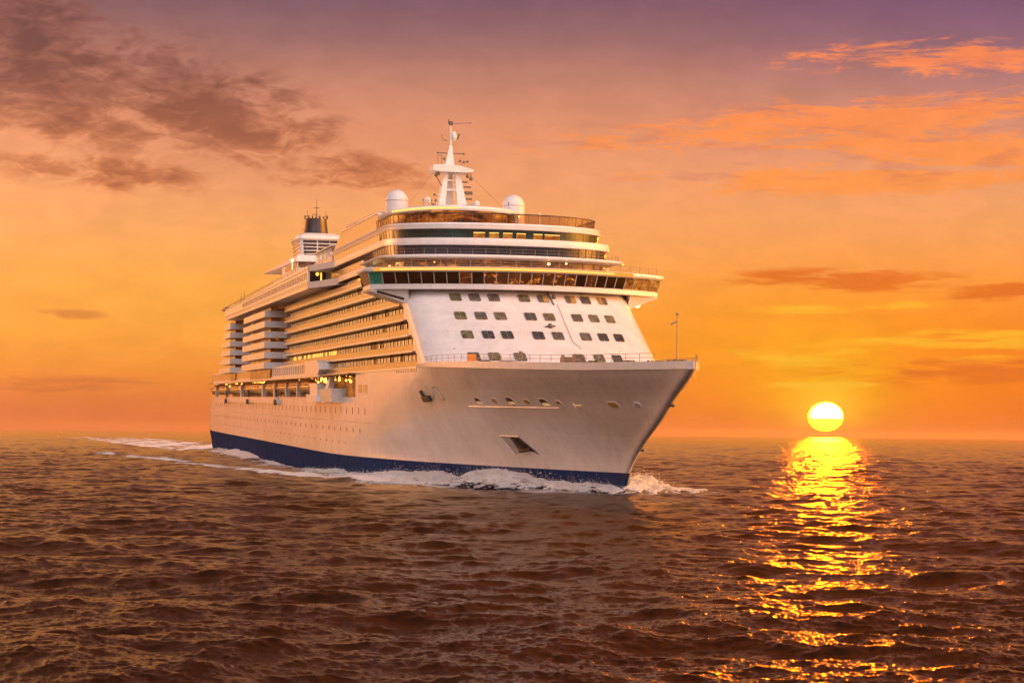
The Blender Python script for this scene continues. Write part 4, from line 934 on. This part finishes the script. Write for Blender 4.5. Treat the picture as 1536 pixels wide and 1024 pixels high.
# ------------------------------------------------------------------ the setting sun
def build_sun():
    d = 30000.0
    c = Vector((math.sin(SUN_AZ)*d, math.cos(SUN_AZ)*d, CAM_H+SUN_EL*d)); r_ = d*25.5/2928
    bm = bmesh.new(); bmesh.ops.create_uvsphere(bm, u_segments=48, v_segments=24, radius=r_)
    for v in bm.verts: v.co.z *= .83
    me = bpy.data.meshes.new('sun'); bm.to_mesh(me); bm.free(); me.polygons.foreach_set('use_smooth', [True]*len(me.polygons))
    o = bpy.data.objects.new('sun', me); sc.collection.objects.link(o); o.location = c
    m = bpy.data.materials.new('sun'); m.use_nodes = True; k = N(m.node_tree); k.n.clear()
    e = k.new('ShaderNodeEmission'); out = k.new('ShaderNodeOutputMaterial'); tc = k.new('ShaderNodeTexCoord'); s_ = k.new('ShaderNodeSeparateXYZ'); k.l.new(tc.outputs['Object'], s_.inputs[0])
    z = k.m('DIVIDE', s_.outputs[2], r_)
    f = k.smooth(z, -.22, 0.08)
    rad = k.m('DIVIDE', k.m('SQRT', k.m('ADD', k.m('POWER', s_.outputs[0], 2.0), k.m('POWER', k.m('MULTIPLY', s_.outputs[2], 1.2), 2.0))), r_)
    f = k.m('MULTIPLY', f, k.smooth(rad, 1.0, .80))
    col = k.mix(f, (1.0, 0.20, 0.00004, 1), (1.0, 0.24, 0.0012, 1))
    k.l.new(col, e.inputs[0]); e.inputs[1].default_value = 3000.0
    k.l.new(e.outputs[0], out.inputs[0]); me.materials.append(m)
    tag(o, 'glowing white and yellow disc of the setting sun resting just above the horizon', 'sun')
build_sun()

# ------------------------------------------------------------------ the sea
def spectrum(N_, L_, seed, lmin, lmax, rms, wind=(-.35, -1.0), spread=1.0):
    rng = np.random.default_rng(seed); k1 = np.fft.fftfreq(N_, L_/N_)*2*np.pi
    kx, ky = np.meshgrid(k1, k1, indexing='ij'); kk = np.hypot(kx, ky); kk[0, 0] = 1
    wv = np.array(wind)/np.hypot(*wind); ca = (kx*wv[0]+ky*wv[1])/kk
    P = kk**-4.0*(np.abs(ca)**(2*spread)+.06); P *= np.exp(-(kk*lmin/(2*np.pi)/1.3)**4)*np.exp(-(2*np.pi/lmax/kk)**4*1.2); P[0, 0] = 0
    h = (rng.normal(size=(N_, N_))+1j*rng.normal(size=(N_, N_)))*np.sqrt(P)
    H = np.fft.ifft2(h).real; s_ = rms/H.std(); h = h*s_
    H = np.fft.ifft2(h).real; Dx = np.fft.ifft2(1j*kx/kk*h).real; Dy = np.fft.ifft2(1j*ky/kk*h).real
    return H, Dx, Dy, N_, L_
def sample(t, x, y, rot=0.0):
    c, s_ = math.cos(rot), math.sin(rot); xr, yr = c*x+s_*y, -s_*x+c*y
    H, Dx, Dy, N_, L_ = t; fx = (xr/L_*N_) % N_; fy = (yr/L_*N_) % N_
    i = fx.astype(int) % N_; j = fy.astype(int) % N_; a = fx-np.floor(fx); b = fy-np.floor(fy); i1 = (i+1) % N_; j1 = (j+1) % N_
    g = lambda A: A[i, j]*(1-a)*(1-b)+A[i1, j]*a*(1-b)+A[i, j1]*(1-a)*b+A[i1, j1]*a*b
    dx, dy = g(Dx), g(Dy)
    return g(H), c*dx-s_*dy, s_*dx+c*dy
def step_(x, a, b):
    t = np.clip((x-a)/(b-a), 0, 1); return t*t*(3-2*t)
Fh = np.array([math.sin(AL), -math.cos(AL)]); Sh = np.array([-math.cos(AL), -math.sin(AL)])
def to_ship(x, y):
    dx, dy = x-P0.x, y-P0.y; return dx*Fh[0]+dy*Fh[1], dx*Sh[0]+dy*Sh[1]
def wl(u): return -19.55+.0163*u         # ship height of the still water
def hull_hb(u):
    b = hb(np.clip(u, -395, 52.0), np.clip(wl(u), -26, -10)); return np.where((u > 52) | (u < -395), 0.0, b)
TA = spectrum(512, 171.0, 1, 3.0, 30.0, .17, spread=.8); TA2 = spectrum(512, 113.0, 5, 1.6, 10.0, .064, spread=.2)
TB = spectrum(512, 41.0, 2, .45, 3.4, .038, spread=0.0); TC = spectrum(512, 15.3, 3, .14, .9, .015, spread=0.0)
TN = spectrum(512, 120.0, 9, .8, 60.0, 1.0, spread=0.0)   # an isotropic noise for foam
def build_sea():
    th = np.concatenate([np.linspace(-math.pi, -.40, 60)[:-1], np.linspace(-.40, -.27, 60)[:-1], np.linspace(-.27, .27, 660), np.linspace(.27, .40, 60)[1:], np.linspace(.40, math.pi, 60)[1:]])
    r = [4.0]
    while r[-1] < 25000:
        q = r[-1]; r.append(q*(1.06 if q < 40 else 1.012 if q < 54 else 1.0023 if q < 700 else 1.004 if q < 3500 else 1.02))
    r = np.array(r); rr, tt = np.meshgrid(r, th, indexing='ij')
    x = rr*np.sin(tt); y = rr*np.cos(tt); xf, yf = x.ravel(), y.ravel(); rf = rr.ravel()
    cell = np.maximum(rf*.0023, rf*.0008)
    a1, ax1, ay1 = sample(TA, xf, yf, 0.0); a2, ax2, ay2 = sample(TA2, xf, yf, .35); b0, bx, by = sample(TB, xf, yf, -.2); c0, cx, cy = sample(TC, xf, yf, .15)
    fa = 1-step_(rf, 1500, 5000); fa2 = 1-.85*step_(rf, 250, 1600); fb = 1-step_(rf, 130, 420); fc = 1-step_(rf, 75, 190)
    gust = .75+.5*step_(sample(TN, xf*.11, yf*.11, .3)[0], -1.2, 1.2)
    u, v = to_ship(xf, yf); hbv = hull_hb(u); dist = np.abs(v)-hbv
    lee = 1-.45*np.exp(-np.maximum(dist, 0)/30)*((u > -420) & (u < 52))
    z = (a1*fa+a2*fa2)*lee+(b0*fb+c0*fc)*gust
    ch = 1.15
    px = xf+ch*(ax1*fa+ax2*fa2+bx*fb*gust+cx*fc*.6); py = yf+ch*(ay1*fa+ay2*fa2+by*fb*gust+cy*fc*.6)
    # the wave the ship makes: swelling up along the after body and in its wake
    z += 2.8*step_(-u, 150, 330)*np.exp(-np.maximum(dist, 0)/16)*(1-step_(-u, 400, 620))
    nf = sample(TN, u*.5, v*1.4, .0)[0]; nf2 = sample(TN, u*2.1, v*3.1, .6)[0]; nn = nf*.65+nf2*.45
    aft = -u
    # foam: beside the hull, the diverging bow wave, the wake
    side = np.exp(-np.maximum(dist, 0)/(6.5+.012*np.clip(aft, 0, 400)))*(u < 53)*(u > -400)*1.05
    div = np.exp(-((dist-(5+.085*np.clip(aft+30, 0, 1000)))/(3.0+.012*np.clip(aft, 0, 800)))**2)*step_(aft, -52, -20)*(1-step_(aft, 260, 520))*(v > 0)*.85
    z += .45*div*step_(aft, 0, 60)+.25*nf*np.clip(side+div, 0, 1)
    wake = np.exp(-(v/(24+.03*np.clip(aft-380, 0, 5000)))**4)*step_(aft, 385, 410)*(1-.65*step_(aft, 700, 3000))*.95
    foam = np.clip((side+div+wake)*1.35-.62+nn*.30, 0, 1)*(np.clip(side+div+wake, 0, 1) > .12)
    under = (dist < -2.0) & (u > -390) & (u < 48); z = np.where(under, -1.0, z)
    nr_, nc_ = rr.shape; idx = np.arange(nr_*nc_).reshape(nr_, nc_)
    f = np.stack([idx[:-1, :-1], idx[:-1, 1:], idx[1:, 1:], idx[1:, :-1]], -1).reshape(-1, 4)[:, ::-1]
    me = bpy.data.meshes.new('sea'); nv = nr_*nc_
    me.vertices.add(nv+1); co = np.empty((nv+1, 3), np.float32); co[:nv, 0] = px; co[:nv, 1] = py; co[:nv, 2] = z; co[nv] = (0, 0, 0); me.vertices.foreach_set('co', co.ravel())
    tri = np.stack([idx[0, :-1], np.full(nc_-1, nv), idx[0, 1:]], -1)
    nl = f.size+tri.size; me.loops.add(nl); me.loops.foreach_set('vertex_index', np.concatenate([f.ravel(), tri.ravel()]).astype(np.int32))
    npoly = len(f)+len(tri); me.polygons.add(npoly)
    st = np.concatenate([np.arange(len(f))*4, f.size+np.arange(len(tri))*3]).astype(np.int32); me.polygons.foreach_set('loop_start', st)
    me.polygons.foreach_set('use_smooth', np.ones(npoly, bool)); me.update(calc_edges=True); me.validate()
    at = me.attributes.new('foam', 'FLOAT', 'POINT'); at.data.foreach_set('value', np.append(foam, 0).astype(np.float32))
    # unresolved slope variance far out -> microfacet roughness
    rough = .12+.01*step_(rf, 60, 200)-.03*step_(rf, 200, 900)
    at = me.attributes.new('chop', 'FLOAT', 'POINT'); at.data.foreach_set('value', np.append(rough, .04).astype(np.float32))
    o = bpy.data.objects.new('sea', me); sc.collection.objects.link(o); o['kind'] = 'structure'; o['label'] = 'dark choppy sea lit orange by the low sun'; 
    m = bpy.data.materials.new('sea'); m.use_nodes = True; k = N(m.node_tree); p = k.n['Principled BSDF']
    p.inputs['IOR'].default_value = 1.33; p.inputs['Base Color'].default_value = (.012, .010, .009, 1)
    a_ch = k.new('ShaderNodeAttribute', attribute_name='chop'); a_fo = k.new('ShaderNodeAttribute', attribute_name='foam')
    geo = k.new('ShaderNodeNewGeometry'); pos = geo.outputs['Position']
    mp = k.new('ShaderNodeMapping'); k.l.new(pos, mp.inputs[0]); mp.inputs['Scale'].default_value = (.62, 1.0, 1.0); mp.inputs['Rotation'].default_value = (0, 0, .2)
    n1 = k.noise(mp.outputs[0], 3.6, 6, .66, .5); n2 = k.noise(mp.outputs[0], .55, 5, .6, .4)
    hgt = k.m('ADD', k.m('MULTIPLY', n1, .10), k.m('MULTIPLY', n2, .34))
    b = k.new('ShaderNodeBump'); b.inputs['Strength'].default_value = .55; b.inputs['Distance'].default_value = 1.0; k.l.new(hgt, b.inputs['Height'])
    k.l.new(b.outputs[0], p.inputs['Normal'])
    fn = k.noise(pos, 1.1, 8, .7, .8); fm = k.smooth(k.m('ADD', a_fo.outputs['Fac'], k.m('MULTIPLY', k.m('SUBTRACT', fn, .5), 1.1)), .30, .62)
    fm = k.m('MULTIPLY', fm, k.smooth(a_fo.outputs['Fac'], .01, .15))
    k.l.new(k.mix(fm, (.012, .006, .004, 1), (.84, .79, .78, 1)), p.inputs['Base Color'])
    k.l.new(k.m('ADD', a_ch.outputs['Fac'], k.m('MULTIPLY', fm, .6)), p.inputs['Roughness'])
    k.l.new(m.node_tree.nodes['Principled BSDF'].outputs[0], k.n['Material Output'].inputs[0]); me.materials.append(m)
    return o
build_sea()

# ------------------------------------------------------------------ bow wave: broken white water thrown off the stem
def foam_mat():
    m = bpy.data.materials.new('foam'); m.use_nodes = True; k = N(m.node_tree); p = k.n['Principled BSDF']; out = k.n['Material Output']
    geo = k.new('ShaderNodeNewGeometry'); pos = geo.outputs['Position']; fa = k.new('ShaderNodeAttribute', attribute_name='fade')
    n = k.noise(pos, 1.5, 9, .72, 1.0)
    p.inputs['Roughness'].default_value = .75
    k.l.new(k.mix(k.smooth(k.noise(pos, .5, 5), .3, .7), (.84, .85, .87, 1), (.94, .94, .94, 1)), p.inputs['Base Color'])
    p.inputs['Subsurface Weight'].default_value = 0.0
    b = k.new('ShaderNodeBump'); b.inputs['Strength'].default_value = .5; b.inputs['Distance'].default_value = .2; k.l.new(n, b.inputs['Height']); k.l.new(b.outputs[0], p.inputs['Normal'])
    tr = k.new('ShaderNodeBsdfTransparent'); mx = k.new('ShaderNodeMixShader')
    al = k.smooth(k.m('ADD', fa.outputs['Fac'], k.m('MULTIPLY', k.m('SUBTRACT', n, .5), 1.8)), .27, .52)
    tl = k.new('ShaderNodeBsdfTranslucent'); tl.inputs[0].default_value = (.88, .86, .84, 1); m2 = k.new('ShaderNodeMixShader'); m2.inputs[0].default_value = .42; k.l.new(p.outputs[0], m2.inputs[1]); k.l.new(tl.outputs[0], m2.inputs[2])
    k.l.new(al, mx.inputs[0]); k.l.new(tr.outputs[0], mx.inputs[1]); k.l.new(m2.outputs[0], mx.inputs[2]); k.l.new(mx.outputs[0], out.inputs[0])
    MATS['foam'] = m; return m
foam_mat()
TF = spectrum(512, 30.0, 12, .18, 5.0, 1.0, spread=0.0)
def bow_wave(sg, u_end, label):
    us_ = np.arange(52.6, u_end, -.20); nt = 56; rng = np.random.default_rng(4 if sg > 0 else 8)
    ul = np.minimum(us_, 51.4); bl = np.where(us_ < 51.7, hb(ul, wl(ul)), 0.0)
    du = hb(np.minimum(us_, 51)-.5, wl(us_))-hb(np.minimum(us_, 51)+.5, wl(us_)); nl = np.hypot(du, 1.0); nx, ny = du/nl, 1/nl
    a = 52.6-us_
    if sg > 0:
        H = np.interp(a, [0, 2, 8, 20, 34, 60, 95, 140, 190], [.6, 1.0, 1.3, 1.9, 2.4, 1.8, 1.1, .6, .2]); Wd = np.interp(a, [0, 5, 20, 60, 120, 190], [2.2, 5.0, 11.0, 15.0, 13.0, 7.0]); dens = np.interp(a, [0, 90, 190], [1.0, .95, .3])
    else:
        H = np.interp(a, [0, 2, 6, 14, 26, 44], [.6, 1.3, 1.7, 1.4, .8, .2]); Wd = np.interp(a, [0, 4, 12, 26, 44], [3.0, 9.0, 14.0, 14.0, 7.0]); dens = np.interp(a, [0, 30, 60], [1, .95, .25])
    t = np.linspace(0, 1, nt)[None, :]; off = -.35+t*Wd[:, None]; A = us_[:, None]+0*t
    big = sample(TN, A*.45, off*.3+7)[0]; med = sample(TN, A*1.6+off*.8, off*2.2+30*sg)[0]; fin = sample(TF, A*1.2+off*.7, off*1.5)[0]; fin2 = sample(TF, A*3.1, off*3.4+4)[0]
    pr = (1-t)**.9*(.55+.75*np.sin(np.minimum(1, t*3.0+.12*med)*math.pi*.5))
    Z = H[:, None]*pr*(1+.40*big+.16*med)+(.06+.11*H[:, None])*(.8*med+.5*fin+.2*fin2)*(1-.5*t)-.12
    Xs = A+nx[:, None]*off+.35*med+.25*fin; Ys = bl[:, None]+ny[:, None]*off+(.4*med+.35*fin)*t
    Zs = wl(Xs)+np.maximum(-.3, Z)
    P = np.stack([Xs, sg*Ys, Zs], -1).tolist()
    fade = (np.clip((1-t)*1.5+.26*fin+.26*med, 0, 1)*dens[:, None]*np.clip(.55+(H[:, None]*pr), 0, 1)).ravel()
    m = MB(); m.grid(P); o = m.build('bow_wave', 'foam', None, smooth=80)
    # droplets flung off the crest
    sp = MB(); nd = 5200 if sg > 0 else 3000
    for _ in range(nd):
        i = int(rng.beta(1.1, 1.8)*(len(P)-1)); j = int(abs(rng.normal(0, .28))*nt) % nt; q = P[i][j]; a = 52.6-us_[i]
        up_ = rng.exponential(.30)*np.interp(a, [0, 25, 40, 90, 190], [.8, 1.2, 1.6, .8, .2]); s_ = rng.uniform(.02, .075)
        c = Vector(q)+Vector((rng.normal(0, .4), sg*rng.normal(.1, .5), up_))
        ang = rng.uniform(0, 6.28); d_ = [Vector((math.cos(ang+k_*2.09)*s_, math.sin(ang+k_*2.09)*s_, -s_*.4)) for k_ in range(3)]+[Vector((0, 0, s_*1.1))]
        sp.add([c+e_ for e_ in d_], [(0,1,2),(0,1,3),(1,2,3),(2,0,3)])
    n0 = len(o.data.vertices)
    s2 = sp.build('bow_spray', 'foam', None)
    me = o.data; at = me.attributes.new('fade', 'FLOAT', 'POINT'); at.data.foreach_set('value', np.array(fade, np.float32))
    at = s2.data.attributes.new('fade', 'FLOAT', 'POINT'); at.data.foreach_set('value', np.ones(len(s2.data.vertices), np.float32))
    for q in (o, s2):
        q.matrix_world = Mship; q['kind'] = 'stuff'
    o['label'] = label; s2['label'] = 'fine white droplets flung up off the bow wave on the '+('near' if sg > 0 else 'far')+' side'
bow_wave(1, -135, 'white breaking bow wave rolling along the near side of the hull')
bow_wave(-1, -8, 'sunlit white water thrown out beyond the stem on the far side')
# ------------------------------------------------------------------ the hazy air low over the sea
def build_haze():
    bm = bmesh.new(); bmesh.ops.create_cube(bm, size=1.0)
    for v in bm.verts: v.co = Vector((v.co.x*54000, v.co.y*54000, -5.0+(v.co.z+.5)*85.0))
    me = bpy.data.meshes.new('haze'); bm.to_mesh(me); bm.free(); o = bpy.data.objects.new('haze', me); sc.collection.objects.link(o); o['kind'] = 'stuff'
    o['label'] = 'warm thin haze lying low over the sea'
    m = bpy.data.materials.new('haze'); m.use_nodes = True; k = N(m.node_tree); k.n.clear(); out = k.new('ShaderNodeOutputMaterial'); v = k.new('ShaderNodeVolumePrincipled')
    v.inputs['Color'].default_value = (.88, .58, .36, 1); v.inputs['Density'].default_value = 6.5e-5; v.inputs['Anisotropy'].default_value = .3
    k.l.new(v.outputs[0], out.inputs['Volume']); me.materials.append(m)
build_haze()
bpy.context.view_layer.update()
